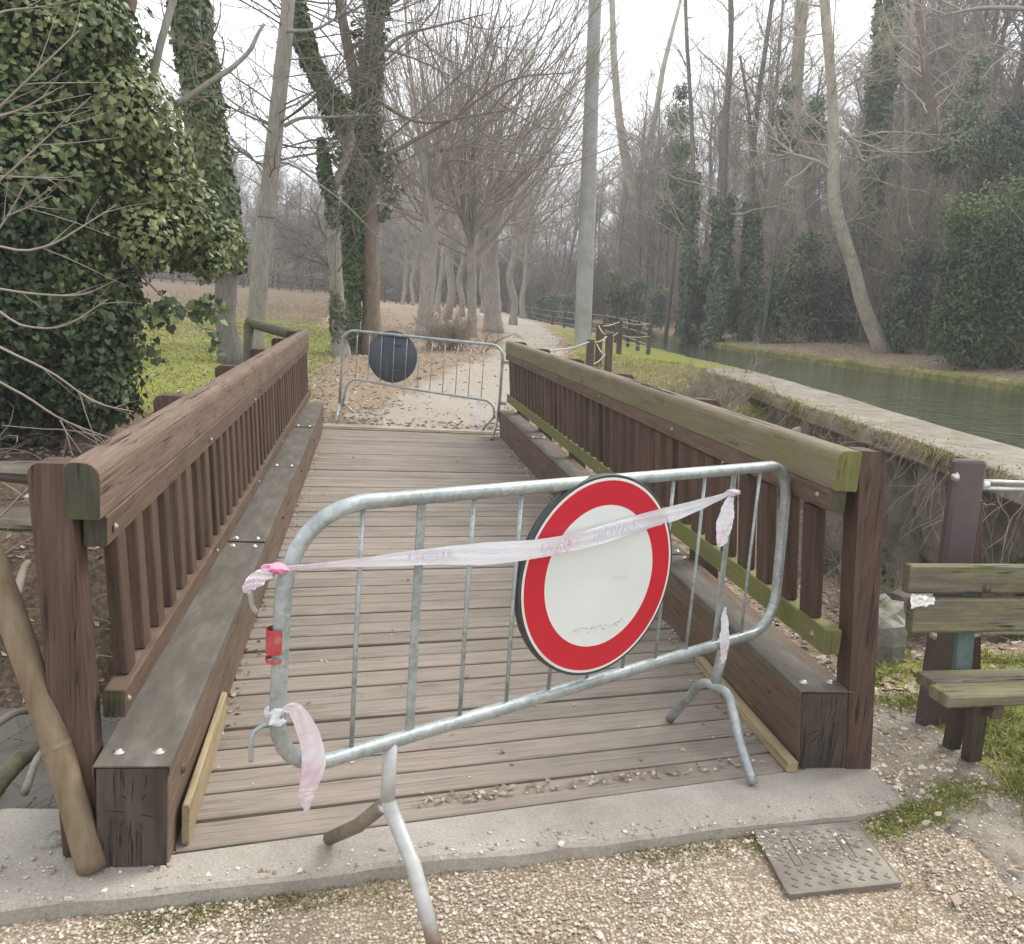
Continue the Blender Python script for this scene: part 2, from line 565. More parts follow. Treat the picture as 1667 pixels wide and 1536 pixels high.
# concrete with grit and stains
def concrete(name, c0, c1, c2, moss=0.0, scale=1.0, sub=None):
    b = NB(name, .9, .2)
    w = b.world((1, 1, 1))
    n1 = b.noise(w, 2.2 * scale, 9, .7); n2 = b.noise(w, 90, 6, .7); n3 = b.noise(w, 14, 5, .6)
    vo = b.noise(w, 200, 3, .6)
    col = b.ramp(n1, [(.3, c0), (.5, c1), (.72, c2)])
    col = b.mix(.5, col, b.mix(1.0, col, b.ramp(n2, [(.3, .6), (.5, 1.0), (.7, 1.35)]), 'MULTIPLY'))
    col = b.mix(.25, col, b.ramp(vo, [(.3, .25), (.7, .8)]), 'OVERLAY')
    col = b.mix(b.ramp(n3, [(.6, 0.0), (.75, .35)]), col, c0)
    if moss:
        mn = b.noise(w, 3.5, 9, .75)
        mz = b.normz()[2]
        col = b.mix(b.ramp(mn, [(.62 - moss * .35, 0.0), (.72 - moss * .3, .85)]), col, b.ramp(n2, [(.3, (.085, .085, .03)), (.7, (.20, .19, .06))]))
    b.color(col)
    b.bump(b.math('ADD', n2, b.math('MULTIPLY', n3, 1.5)), .5, .006)
    return b.m


MT['kerb'] = concrete('kerb_concrete', (.265, .235, .197), (.35, .318, .275), (.43, .395, .348), moss=.0)
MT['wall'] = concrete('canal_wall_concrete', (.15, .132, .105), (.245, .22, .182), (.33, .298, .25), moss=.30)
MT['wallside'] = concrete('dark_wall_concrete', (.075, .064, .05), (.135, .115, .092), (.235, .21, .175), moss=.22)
MT['pole'] = concrete('pole_concrete', (.25, .248, .23), (.335, .332, .312), (.41, .405, .385))
MT['rock'] = concrete('grey_rock', (.14, .13, .115), (.25, .24, .21), (.37, .35, .315), moss=.2, scale=3)

# ground
b = NB('ground_cover', .95, .15)
w = b.world((1, 1, 1))
nA = b.noise(w, 1.3, 9, .7); nB = b.noise(w, 22, 8, .75); nC = b.noise(w, 95, 5, .7); nD = b.noise(w, .35, 6, .65)
m = b.sep(b.attr('mask', 'Color'))
soil = b.ramp(nB, [(.25, (.055, .042, .03)), (.45, (.13, .095, .065)), (.6, (.22, .17, .12)), (.78, (.36, .29, .215))])
litter = b.ramp(nC, [(.25, (.09, .06, .04)), (.42, (.25, .18, .125)), (.55, (.36, .28, .20)), (.75, (.50, .41, .31))])
grass = b.ramp(nB, [(.2, (.12, .15, .025)), (.45, (.24, .26, .05)), (.62, (.32, .32, .09)), (.8, (.43, .39, .19))])
straw = b.ramp(nB, [(.2, (.17, .13, .085)), (.5, (.31, .25, .175)), (.8, (.44, .37, .27))])
sand = b.ramp(nC, [(.2, (.29, .255, .205)), (.5, (.41, .365, .305)), (.8, (.53, .48, .415))])
gr = b.mix(b.ramp(nA, [(.52, 0.0), (.74, .9)]), grass, straw)
jit = b.math('MULTIPLY', b.math('SUBTRACT', b.math('ADD', nA, b.math('MULTIPLY', nB, .5)), .75), 1.1)
def thr(ch): return b.ramp(b.math('ADD', ch, jit), [(.38, 0.0), (.62, 1.0)])
col = b.mix(thr(m[2]), soil, litter)
col = b.mix(thr(m[0]), col, gr)
col = b.mix(thr(m[1]), col, sand)
b.color(col)
b.bump(b.math('ADD', nB, b.math('MULTIPLY', nC, .6)), .8, .03)
MT['ground'] = b.m

b = NB('gravel', .9, .2)
w = b.world((1, 1, 1))
v1 = b.voro(w, 85, 'Distance'); v1c = b.voro(w, 85, 'Color'); n1 = b.noise(w, 3, 8, .7); n2 = b.noise(w, 140, 4, .7)
cs = b.sep(v1c)
col = b.ramp(cs[0], [(0, (.30, .225, .155)), (.45, (.47, .385, .285)), (.8, (.62, .535, .42)), (1, (.72, .655, .56))])
col = b.mix(b.ramp(v1, [(.35, 0.0), (.62, .85)]), col, (.22, .165, .115))
col = b.mix(b.ramp(n1, [(.48, 0.0), (.66, .75)]), col, b.ramp(n2, [(.3, (.19, .145, .105)), (.7, (.34, .27, .21))]))
b.color(col)
b.bump(b.math('ADD', b.math('MULTIPLY', v1, -1.0), b.math('MULTIPLY', n2, .4)), .9, .010)
MT['gravel'] = b.m

b = NB('canal_water', .06, .5)
w = b.world((1, 1, 1))
wr = b.nt.nodes.new('ShaderNodeMapping'); wr.inputs['Rotation'].default_value = (0, 0, .62)
wz = b.nt.nodes.new('ShaderNodeMapping'); wz.inputs['Scale'].default_value = (.75, 3.2, 1)
b.lk(w, wr.inputs[0]); b.lk(wr.outputs[0], wz.inputs[0])
n1 = b.noise(wz.outputs[0], 1.5, 3, .55, .5); n2 = b.noise(w, .5, 3)
b.color(b.ramp(n2, [(.3, (.036, .045, .030)), (.7, (.058, .068, .046))]))
b.bs.inputs['IOR'].default_value = 1.33
b.bump(n1, 1.0, .075)
MT['water'] = b.m
b = NB('stream_water', .12, .5)
b.bs.inputs['Base Color'].default_value = (.20, .19, .17, 1)
b.bump(b.noise(b.world((1, 1, 1)), 6, 4), .15, .02)
MT['stream'] = b.m


def bark(name, c0, c1, c2, scale=(6, 6, 1.5), green=0.0):
    b = NB(name, .9, .15)
    n1 = b.noise(b.coord(scale), 4, 8, .7, .3); n2 = b.noise(b.coord((1, 1, 1)), 1.6, 5, .6)
    col = b.ramp(n1, [(.3, c0), (.5, c1), (.72, c2)])
    col = b.mix(b.ramp(n2, [(.45, 0.0), (.62, green)]), col, (.13, .14, .06))
    b.color(col); b.bump(n1, .6, .02)
    return b.m


MT['bark_grey'] = bark('smooth_grey_bark', (.20, .178, .155), (.30, .27, .24), (.40, .365, .33), green=.25)
MT['bark_brown'] = bark('brown_bark', (.12, .085, .065), (.20, .15, .12), (.28, .225, .185), green=.2)
MT['bark_pale'] = bark('pale_bark', (.26, .225, .18), (.40, .355, .295), (.54, .49, .42), green=.35)
MT['crack'] = simple('dark_crack', [(.3, (.012, .010, .008)), (.7, (.03, .025, .02))], 30, .95, .05, 0)
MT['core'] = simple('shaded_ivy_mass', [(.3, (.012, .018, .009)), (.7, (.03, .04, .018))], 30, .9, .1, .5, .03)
MT['bark_dark'] = bark('dark_bark', (.11, .10, .088), (.17, .155, .137), (.24, .22, .20), green=.3)
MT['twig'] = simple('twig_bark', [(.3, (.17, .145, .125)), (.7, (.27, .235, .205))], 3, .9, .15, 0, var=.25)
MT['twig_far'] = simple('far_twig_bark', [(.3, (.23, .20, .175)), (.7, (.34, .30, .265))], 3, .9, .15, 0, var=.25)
MT['twig_pale'] = simple('pale_twig', [(.3, (.20, .165, .13)), (.7, (.34, .29, .235))], 3, .9, .15, 0, var=.15)
MT['twig_brush'] = simple('brush_twig', [(.3, (.31, .27, .205)), (.7, (.47, .415, .325))], 3, .9, .15, 0, var=.3)


def leafmat(name, stops, rough=.45, spec=.4, transl=.12):
    b = NB(name, rough, spec)
    col = b.ramp(b.attr('rnd'), stops)
    b.color(col)
    if transl:
        tr = b.nt.nodes.new('ShaderNodeBsdfTranslucent'); b.lk(col, tr.inputs[0])
        ms = b.nt.nodes.new('ShaderNodeMixShader'); ms.inputs[0].default_value = transl
        b.lk(b.bs.outputs[0], ms.inputs[1]); b.lk(tr.outputs[0], ms.inputs[2])
        b.lk(ms.outputs[0], b.nt.nodes['Material Output'].inputs[0])
    return b.m


MT['ivy'] = leafmat('ivy_leaf', [(0, (.028, .046, .017)), (.35, (.052, .084, .030)), (.65, (.10, .135, .048)), (.85, (.155, .180, .062)), (1, (.22, .225, .09))])
MT['ivy_far'] = leafmat('hazed_ivy_leaf', [(0, (.07, .10, .062)), (.5, (.115, .155, .092)), (.9, (.17, .21, .12)), (1, (.23, .25, .14))], .6, .25)  # distance haze put into the leaf colour: paler than near ivy
MT['evergreen'] = leafmat('evergreen_leaf', [(0, (.055, .085, .036)), (.5, (.10, .145, .06)), (1, (.19, .23, .10))], .6, .25)
MT['litter'] = leafmat('dead_leaf', [(0, (.22, .155, .11)), (.35, (.34, .26, .19)), (.7, (.46, .375, .29)), (1, (.60, .52, .43))], .85, .15)
MT['grass'] = leafmat('grass_blade', [(0, (.12, .15, .03)), (.5, (.23, .26, .06)), (.8, (.38, .39, .11)), (1, (.50, .45, .24))], .6, .2, .25)
MT['tuft'] = leafmat('olive_tuft', [(0, (.07, .085, .02)), (.45, (.14, .155, .04)), (.7, (.26, .235, .10)), (1, (.40, .33, .2))], .7, .15, .2)
MT['drygrass'] = leafmat('dry_grass_blade', [(0, (.22, .16, .09)), (.5, (.38, .30, .18)), (1, (.55, .47, .32))], .8, .15, .2)
MT['pebble'] = leafmat('pebble_stone', [(0, (.26, .195, .135)), (.4, (.46, .38, .285)), (.8, (.61, .54, .43)), (1, (.74, .69, .60))], .8, .25, 0)
MT['moss'] = leafmat('moss_tuft', [(0, (.10, .095, .03)), (.6, (.20, .19, .05)), (1, (.32, .28, .09))], .9, .1, .1)

# ------------------------------------------------------------------ terrain
WIN = np.array([(3.5, -3), (4.25, 3), (4.83, 6.07), (5.15, 8), (5.5, 11), (6.1, 14), (6.35, 17), (7.0, 18.6), (8.4, 20)])
WOUT = np.array([(5.0, -3), (5.45, 3), (5.85, 6), (6.2, 8), (6.35, 9.4), (6.9, 12.2), (7.35, 15), (7.8, 18)])
CL = np.array([(5.1, -3), (5.8, 6), (6.3, 9.4), (6.85, 12.2), (7.3, 15), (7.95, 18), (8.86, 20.6), (9.1, 24.7), (9.8, 31), (11.3, 45), (13, 70), (12, 130)])
CR = np.array([(14.5, -3), (14.5, 18.6), (14.2, 22.4), (13.4, 26.6), (13.6, 35), (15.0, 48.5), (17.5, 75), (17, 130)])


def fx(tab, y): return np.interp(y, tab[:, 1], tab[:, 0])
def sst(a, b, x):
    t = np.clip((x - a) / (b - a), 0, 1)
    return t * t * (3 - 2 * t)


def hnoise(x, y):
    return (.5 * np.sin(1.3 * x + .7 * y + 1) * np.sin(.9 * y - .4 * x) + .25 * np.sin(3.1 * x + 2.2) * np.sin(2.7 * y + .5)
            + .12 * np.sin(7.3 * x + 1.1 * y) * np.sin(6.1 * y - 2 * x))


def T(x, y):
    x = np.asarray(x, float); y = np.asarray(y, float)
    yn = np.interp(x, [-60, -8, -1.1, -.9, 1.95, 2.1, 2.9, 5], [1.9, 2.0, 2.75, 2.80, 3.25, 3.7, 4.0, 4.2])
    yf = np.interp(x, [-60, -8, -1.7, -.95, 1.95, 2.6, 4.2, 6], [5.6, 6.3, 7.6, 11.35, 11.62, 11.4, 11.8, 12.2])
    zn = np.interp(x, [-3, -1, 1.8, 1.97, 2.3, 4], [-.10, -.06, -.055, .006, .012, .02])
    D = np.interp(x, [-3, -1, 2, 4.5], [-1.25, -1.2, -.95, -.75])
    P1 = np.interp(y, [11.3, 12, 14, 16, 20, 25, 40, 60, 90, 130], [-.03, .06, .30, .48, .60, .67, .87, 1.0, 1.15, 1.4])
    P2 = np.interp(y, [6, 8, 10, 12, 15, 20, 30, 40, 60, 75, 130], [.0, .18, .36, .45, .55, .65, .85, 1.0, 1.30, 1.5, 2.0])
    wl = sst(-.8, -2.6, x)
    zf = P1 * (1 - wl) + P2 * wl
    s1 = sst(0, 1, (y - yn) / np.interp(x, [-2, 1, 2.2, 4], [1.3, 1.3, 1.6, 2.2]))
    s2 = sst(0, 1, (yf - y) / np.interp(x, [-3, 0, 2.6], [1.6, 2.2, 3.5]))
    zA = zn + (D - zn) * s1
    zB = zf + (D - zf) * s2
    z = np.where(y < yn, zn, np.where(y > yf, zf, np.maximum(zA, zB)))
    z = z + hnoise(x, y) * .06 * sst(0, .6, np.minimum(np.abs(y - yn), np.abs(y - yf)) + (y > 14) * 1.0) * (y > 3)
    # canal
    l, r, win = fx(CL, y), fx(CR, y), fx(WIN, y)
    bed = (x > np.where(y < 18.3, win + .45, l)) & (x < r)
    z = np.where(bed, -.3, z)
    nearb = sst(-4.0, -.3, x - l) * (x <= l) * (y > 18)
    z = z * (1 - nearb) + nearb * .515
    rb = x >= r
    dx = x - r
    zr = .40 + .34 * sst(.0, .45, dx) + .10 * np.clip(dx - .5, 0, 3) + .34 * np.clip(dx - 4.5, 0, 11) + .22 * hnoise(x * .6, y * .6) * sst(2, 6, dx)
    z = np.where(rb, zr, z)
    # far rise behind the fences
    z = z + sst(72, 130, y) * 3.0 * (~bed)
    return z


def hit(px, py, y0=2.0, y1=140.0):
    r = ray(px, py)
    ts = np.linspace(y0, y1, 3000) / r[1]
    p = CAM + r * ts[:, None]
    below = p[:, 2] <= T(p[:, 0], p[:, 1])
    i = int(np.argmax(below)) if below.any() else len(ts) - 1
    return p[i]


def axis_nodes(parts):
    out = []
    for a, b, s in parts: out.append(np.arange(a, b - 1e-9, s))
    return np.concatenate(out + [[parts[-1][1]]])


gx = axis_nodes([(-90, -30, 4), (-30, -12, 1.2), (-12, -5, .35), (-5, 9, .1), (9, 20, .3), (20, 40, 1), (40, 100, 4)])
gy = axis_nodes([(-4, 2, .5), (2, 5, .08), (5, 17, .11), (17, 30, .3), (30, 70, 1), (70, 170, 4)])
GX, GY = np.meshgrid(gx, gy)
gz = T(GX, GY)
nx, ny = len(gx), len(gy)
# what covers the ground: R grass, G sand, B leaf litter (soil where none)
pcx = np.interp(GY, [11, 14, 18, 22, 28, 41, 60, 76, 96, 127], [.7, 1.5, 3.0, 3.9, 4.9, 6.6, 7.2, 6.9, 6.6, 4])
phw = np.interp(GY, [11, 13, 16, 28, 60], [1.1, .9, .75, .8, 1.2])
mS = np.clip(1.1 - np.abs(GX - pcx) / phw * .62, 0, 1) * (GY > 11.2) * np.interp(GY, [11.2, 16, 19], [.85, .95, 1.0])
mG = np.zeros_like(GX)
mG = np.maximum(mG, sst(-.9, -2.2, GX - np.interp(GY, [8, 20, 40, 60], [0, 1.2, 1.5, 0])) * (GY > 9) * np.interp(GY, [9, 10.5, 19, 26, 40], [0, .95, .95, .45, .22]))
mG = np.maximum(mG, .75 * (GX > pcx + phw + .2) * (GX < fx(CL, GY)) * (GY > 12.5) * (GY < 40))
mL = .75 * (GY > 5) * (GX > -1.5) + .0
mL = np.maximum(mL, .8 * (GX > fx(CR, GY)))
mL = np.maximum(mL, .7 * (GY > 2.7) * (GY < 11) * (GX > -1.6))
mL = np.maximum(mL, .35 * (GY > 2.7) * (GY < 11))
mL = np.where((GX > fx(CR, GY) + 5) | (GY > 74), .30, mL); mG = np.where(GY > 74, 0, mG)
nearg = (GY < 4.1) & (GX > 2.05)
mG = np.where(nearg & (GX > 2.3), .62, mG)
mS = np.where((GY < 3.7) & (GX < 2.4), .6, mS)
rbk = (GX > fx(CR, GY)) & (GX < fx(CR, GY) + .5)
mG = np.where(rbk, .9, mG)
Vg = np.column_stack([GX.ravel(), GY.ravel(), gz.ravel()])
idx = np.arange(nx * ny).reshape(ny, nx)
Fg = np.stack([idx[:-1, :-1], idx[:-1, 1:], idx[1:, 1:], idx[1:, :-1]], -1).reshape(-1, 4)
emit('ground', MT['ground'], None, Vg, Fg, True, {'mask': np.column_stack([mG.ravel(), mS.ravel(), mL.ravel()])}, origin=(0, 0, 0), kind='structure')

# gravel forecourt in front of the kerb
def kout(x): return 2.326 + .15 * (x + .892)
gxx = np.arange(-4, 2.6, .1); rows = []
for t in np.linspace(0, 1, 40):
    yy = -1.0 + (kout(gxx) + .02 + 1.0) * t
    rows.append(np.column_stack([gxx, yy, np.interp(gxx, [-3, -1, 1.75, 1.97, 2.3, 2.55], [-.10, -.06, -.055, .002, .004, -.01]) + .006 + .006 * hnoise(gxx * 3, yy * 3)]))
Vv = np.concatenate(rows); n_ = len(gxx)
ii = np.arange(40 * n_).reshape(40, n_)
emit('gravel_ground', MT['gravel'], None, Vv, np.stack([ii[:-1, :-1], ii[:-1, 1:], ii[1:, 1:], ii[1:, :-1]], -1).reshape(-1, 4), True, origin=(0, 0, 0), kind='structure')

# water
ys = np.concatenate([np.arange(-3, 60, 1.0), np.arange(60, 131, 5)])
lft = np.column_stack([fx(CL, ys) - .35, ys, np.full(len(ys), .5)]); rgt = np.column_stack([fx(CR, ys) + .3, ys, np.full(len(ys), .5)])
k = np.arange(len(ys) - 1)
emit('canal_water', MT['water'], None, np.concatenate([lft, rgt]), np.column_stack([k, len(ys) + k, len(ys) + k + 1, k + 1]), True, origin=(0, 0, 0), kind='structure')
emit('stream', MT['stream'], None, [(-14, 2.4, -1.16), (3.6, 2.4, -1.16), (3.6, 11, -1.16), (-14, 11, -1.16)], np.array([[0, 1, 2, 3]]), origin=(0, 0, 0), kind='structure')

# concrete abutment kerbs
kerb_poly = [(-3.2, kout(-3.2)), (-.9, kout(-.9)), (.6, kout(.6) + .01), (1.9, kout(1.9)), (2.12, 2.86), (2.06, 3.14), (1.9, 3.18), (1.74, 3.12), (1.69, 3.02), (-.52, 2.557), (-.56, 2.80), (-1.05, 2.83), (-1.4, 2.70), (-3.2, 2.35)]


def chamfered_prism(poly, z0, z1, c):
    """prism with a worn chamfer round its top edge"""
    p = np.asarray(poly, float); n = len(p)
    cen = p.mean(0)
    e = np.roll(p, -1, 0) - p
    nr = nrm(np.column_stack([e[:, 1], -e[:, 0]]))
    off = nrm(nr + np.roll(nr, 1, 0))
    q = p - off * c
    V = np.concatenate([np.column_stack([p, np.full(n, z0)]), np.column_stack([p, np.full(n, z1 - c)]), np.column_stack([q, np.full(n, z1)])])
    i = np.arange(n); j = (i + 1) % n
    return V, [np.concatenate([np.column_stack([i, j, n + j, n + i]), np.column_stack([n + i, n + j, 2 * n + j, 2 * n + i])]), np.array([list(range(2 * n, 3 * n))])]


_rk = np.random.RandomState(12)
_kx = np.linspace(-3.2, 1.95, 110)
_kj = np.convolve(_rk.randn(114), [.2, .3, .3, .2], 'same')[2:-2] * .009 + .006 * np.sin(_kx * 6)
kerb_poly = [(a_, kout(a_) + b_) for a_, b_ in zip(_kx, _kj)] + [(2.03, 2.80), (2.10, 2.90), (2.08, 3.02)] + kerb_poly[5:]
V, Fs = chamfered_prism(kerb_poly, -.6, 0.0, .012)
emit('pavement_kerb', MT['kerb'], None, V, Fs, label='grey concrete sill across the near end of the bridge', kind='structure')
V, Fs = chamfered_prism([(-.95, 11.36), (1.95, 11.60), (1.98, 11.86), (-.95, 11.60)], -.6, .025, .008)
emit('pavement_kerb', MT['kerb'], None, V, Fs, label='concrete sill at the far end of the bridge', kind='structure')

# ------------------------------------------------------------------ footbridge
BR = thing('footbridge', 'brown timber footbridge with slatted railings and plank deck over the ditch', 'bridge', (.6, 7.0, 0))
NPL = 56
for i in range(NPL):
    yl, yr = 2.565 + .1557 * (i + .5), 3.012 + .1514 * (i + .5)
    a = np.array([-.515, yl, 0]); c = np.array([1.672, yr, 0])
    gap = .015 + .006 * rs.rand()
    dz = -.0275 + rs.uniform(-.003, .003)
    if i == 0: dz = -.030
    a[2] = dz + rs.uniform(-.002, .002); c[2] = dz + rs.uniform(-.002, .002)
    a[1] += rs.uniform(-.003, .003); c[1] += rs.uniform(-.003, .003)
    # top and side edges slightly rounded, two shallow wear grooves on top
    w2 = (.1535 - gap) / 2; t2 = .0275
    sec = [(-w2, -t2), (w2, -t2), (w2, t2 - .004), (w2 - .005, t2), (w2 * .04, t2 - .001), (-w2 * .0, t2 - .0025), (-w2 * .04, t2 - .001), (-w2 + .005, t2), (-w2, t2 - .004)]
    piece('plank', MT['deck'], BR, a, c, 2 * w2, 2 * t2, cham=.002, section=sec)

KL, KR = -.065, -.10                 # both railings lean a little to the left


def PL(xb, y, z): return np.array([xb + KL * z, y, z])
def PR(xb, y, z): return np.array([xb + KR * z, y, z])


def member(name, mat, Pf, x0, x1, y0, y1, z0, z1, round_in=0, round_out=0, zs0=0, zs1=0, label=None):
    """timber along Y between base offsets x0..x1 and heights z0..z1; zs: height change at either end"""
    xm, zm = (x0 + x1) / 2, (z0 + z1) / 2
    a, b_ = abs(x1 - x0) / 2, (z1 - z0) / 2
    p0, p1 = Pf(xm, y0, zm + zs0), Pf(xm, y1, zm + zs1)
    # local axes: d=+Y, s=d x up=+X, u=+Z
    c = .005
    r = max(round_in, round_out)
    pts = [(-a + c, -b_), (a - c, -b_), (a, -b_ + c)]
    rr, rl = (round_out, round_in) if x0 > 0 else (round_in, round_out)
    def arc(sx, rad, rev):
        rad = max(rad, c); out = []
        for t in np.linspace(0, PI / 2, 6 if rad > c else 2):
            out.append((sx * (a - rad + rad * math.cos(t)), b_ - rad + rad * math.sin(t)))
        return out[::-1] if rev else out
    pts += arc(1, rr, False) + arc(-1, rl, True) + [(-a, -b_ + c)]
    return piece(name, mat, BR, p0, p1, 2 * a, 2 * b_, section=pts, cham=.004, label=label,
                 endmat=MT['end_green'] if mat in (MT['rail_moss'], MT['green_rail']) else MT['end_dark'])


def bolt(parent, c, nvec, r=.011, mat=None, h=.007, name='bolt'):
    d, s, u = frame_for(nvec)
    M3 = np.column_stack([s, u, d])
    V, Fs = lathe([(0, h), (r * .6, h), (r, h * .45), (r, 0), (r * 1.5, 0), (r * 1.5, -.001), (0, -.002)], M3, c, 10)
    emit(name, mat or MT['bolt'], parent, V, Fs, True)


# girders with sheet caps
for side, x0, x1, y0, y1, sh in (('L', -.700, -.507, 2.50, 11.15, 0.0), ('R', 1.672, 1.872, 3.02, 11.40, KR)):
    xm = (x0 + x1) / 2; wd = x1 - x0
    up = (sh, 0, 1)
    p0 = np.array([xm, y0, 0.0]); p1 = np.array([xm, y1, 0.0])
    zc = .16 - .10
    bm = piece('side_beam', MT['beam'], BR, p0 + [sh * zc, 0, zc - .02], p1 + [sh * zc, 0, zc - .02 + .02], wd, .54, up=up, cham=.006)
    # dark weathered end grain
    V, Fs = boxv((xm + sh * .155, y0 - .003, .155), (wd * .97, .006, .30), np.column_stack([[1, 0, 0], [0, 1, 0], nrm([sh, 0, 1])]))
    emit('end_grain', MT['beam_end'], bm, V, Fs)
    joints = [y0 - .012, 4.86, 7.0, 9.1, y1]
    for j in range(4):
        ya, yb = joints[j], joints[j + 1] - .004
        zt = .314 + .003 * (j % 2) + (.02 * (ya - y0) / (y1 - y0))
        wx = wd / 2 + .006
        # folded sheet: flat top, lip down both sides
        sec = [(-wx, -.03), (-wx + .002, -.03), (-wx + .002, -.0025), (wx - .002, -.0025), (wx - .002, -.03), (wx, -.03), (wx, 0), (wx - .003, .0015), (-wx + .003, .0015), (-wx, 0)]
        n = len(sec); Vc = []
        ny_ = 14
        for t in np.linspace(0, 1, ny_):
            y = ya + (yb - ya) * t
            for (sx_, sz_) in sec:
                wv = .0015 * math.sin(y * 5 + sx_ * 9) if abs(sx_) < wx - .01 else 0
                z = zt + sz_ + wv
                Vc.append((xm + sx_ + sh * z, y, z))
        i = np.arange(n); jj = (i + 1) % n
        Fq = np.concatenate([np.column_stack([q * n + jj, q * n + i, (q + 1) * n + i, (q + 1) * n + jj]) for q in range(ny_ - 1)])
        emit('cap_sheet', MT['capsheet'], BR, np.array(Vc), [Fq, np.array([list(range(n)), list(range(ny_ * n - 1, (ny_ - 1) * n - 1, -1))])])
        for yy in ((ya + .085, yb - .06) if j == 0 else (ya + .06,)):
            for q in (-.055, .055):
                bolt(BR, (xm + q + sh * (zt + .002), yy, zt + .002), (0, 0, 1), .012, h=.008)
    xin = x1 if side == 'L' else x0
    nv = (1, 0, 0) if side == 'L' else (-1, 0, 0)
    for yy in np.arange(2.69, 11, 1.62) + (0 if side == 'L' else .6):
        bolt(BR, (xin + sh * .2, yy, .20), nv, .016, MT['boltrust'], .012)

def cracks(parent, paths, r=.0016, name='drying_cracks'):
    L = []
    for P in paths:
        P = smooth_path(P, 4); k_ = len(P)
        L.append(tubes(np.array(P)[None], (r * np.sin(np.linspace(.15, PI - .15, k_)))[None], 4))
    V, Fs = join(L)
    return emit(name, MT['crack'], parent, V, Fs, kind='stuff')


rk_ = np.random.RandomState(33)
for bo_, x0, x1, y0, sh in (([o for o in BR.children if o.name.startswith('side_beam')][0], -.700, -.507, 2.50, 0.0), ([o for o in BR.children if o.name.startswith('side_beam')][1], 1.672, 1.872, 3.02, KR)):
    L_ = []
    cx_, cz_ = (x0 + x1) / 2 + sh * .15, .17
    for q in range(8):
        a_ = 2 * PI * q / 8 + rk_.uniform(-.3, .3); r0_, r1_ = rk_.uniform(.01, .04), rk_.uniform(.05, .10)
        L_.append([(cx_ + math.cos(a_) * r_ * .85 + rk_.randn() * .0015, y0 - .0065, cz_ + math.sin(a_) * r_ * 1.25) for r_ in np.linspace(r0_, r1_, 4)])
    for q in range(3):
        xq_ = cx_ + rk_.uniform(-.07, .07)
        L_.append([(xq_ + .002 * rk_.randn(), y0 - .0065, .295 - t_ * .028) for t_ in range(3)])
    cracks(bo_, L_, .0012)
# left railing
member('handrail', MT['rail'], PL, -.715, -.623, 2.545, 6.12, 1.000, 1.158, round_in=.045, round_out=.02, zs0=0, zs1=.018)
member('handrail', MT['rail'], PL, -.713, -.623, 6.123, 11.02, 1.000, 1.158, round_in=.045, round_out=.02, zs0=.018, zs1=.038)
member('sub_rail', MT['subrail'], PL, -.692, -.628, 2.60, 6.12, .912, .999, zs1=.018)
member('sub_rail', MT['subrail'], PL, -.692, -.628, 6.123, 10.98, .912, .999, zs0=.018, zs1=.038)
member('bottom_rail', MT['subrail'], PL, -.684, -.622, 2.62, 6.1, .396, .482)
member('bottom_rail', MT['subrail'], PL, -.684, -.622, 6.103, 10.98, .396, .482, zs1=.02)
# right railing
member('handrail', MT['rail_moss'], PR, 1.765, 1.856, 3.0, 7.1, 1.077, 1.225, round_in=.035, round_out=.015, zs1=-.012)
member('handrail', MT['rail_moss'], PR, 1.765, 1.856, 7.103, 11.30, 1.077, 1.225, round_in=.035, round_out=.015, zs0=-.012, zs1=-.022)
member('sub_rail', MT['subrail'], PR, 1.755, 1.818, 3.02, 7.1, .998, 1.0765, zs1=-.012)
member('sub_rail', MT['subrail'], PR, 1.755, 1.818, 7.103, 11.25, .998, 1.0765, zs0=-.012, zs1=-.022)
member('bottom_rail', MT['green_rail'], PR, 1.755, 1.822, 3.02, 7.1, .455, .552)
member('bottom_rail', MT['green_rail'], PR, 1.755, 1.822, 7.103, 11.25, .455, .552)


def upright(name, mat, Pf, xa, xb, yc, wy, z0, z1, round_out=0, jit=0.0):
    xm = (xa + xb) / 2; a = abs(xb - xa) / 2; b_ = wy / 2
    p0, p1 = Pf(xm, yc, z0), Pf(xm, yc + jit, z1)
    return piece(name, mat, BR, p0, p1, 2 * a, 2 * b_, up=(0, 1, 0), cham=.005)


for Pf, x0, x1, ys, z0, z1, ang in ((PL, -.805, -.701, [2.60, 4.19, 5.8, 7.4, 9.0, 10.55], -.3, 1.15, .035), (PR, 1.860, 1.962, [3.06, 4.75, 6.42, 8.02, 9.6, 11.1], -.3, 1.225, .035)):
    for q, yy in enumerate(ys):
        # post section in the X-Z plane with its outer top corner rounded off, extruded along Y
        zt = z1 + (.035 * q / 5 if Pf is PL else -.02 * q / 5)
        out, inn = (x0, x1) if Pf is PL else (x1, x0)
        sg = 1 if inn > out else -1
        prof = [(inn, z0), (inn, zt)]
        for t in np.linspace(0, PI / 2, 6):
            prof.append((out + sg * (ang - ang * math.sin(t)), zt - ang + ang * math.cos(t)))
        prof.append((out, z0))
        if q: prof = [(px_ + (0 if k_ < 2 else -sg * .03), pz_) for k_, (px_, pz_) in enumerate(prof)]
        n = len(prof); wy = .10
        Vp = np.array([Pf(px_, yy - wy / 2, pz_) for px_, pz_ in prof] + [Pf(px_, yy + wy / 2, pz_) for px_, pz_ in prof])
        i = np.arange(n); j = (i + 1) % n
        emit('post', MT['post_v'], BR, Vp[:, [0, 1, 2]], [np.column_stack([i, j, n + j, n + i]), np.array([list(range(n - 1, -1, -1)), list(range(n, 2 * n))])])
        xi = (-.621 if Pf is PL else 1.754)
        for zb in ((.955, .44) if Pf is PL else (1.04, .50)):
            p = Pf(xi, yy + .055, zb)
            bolt(BR, p, (1, 0, 0) if Pf is PL else (-1, 0, 0), .009, MT['boltdull'])
yb = 2.77; k = 0
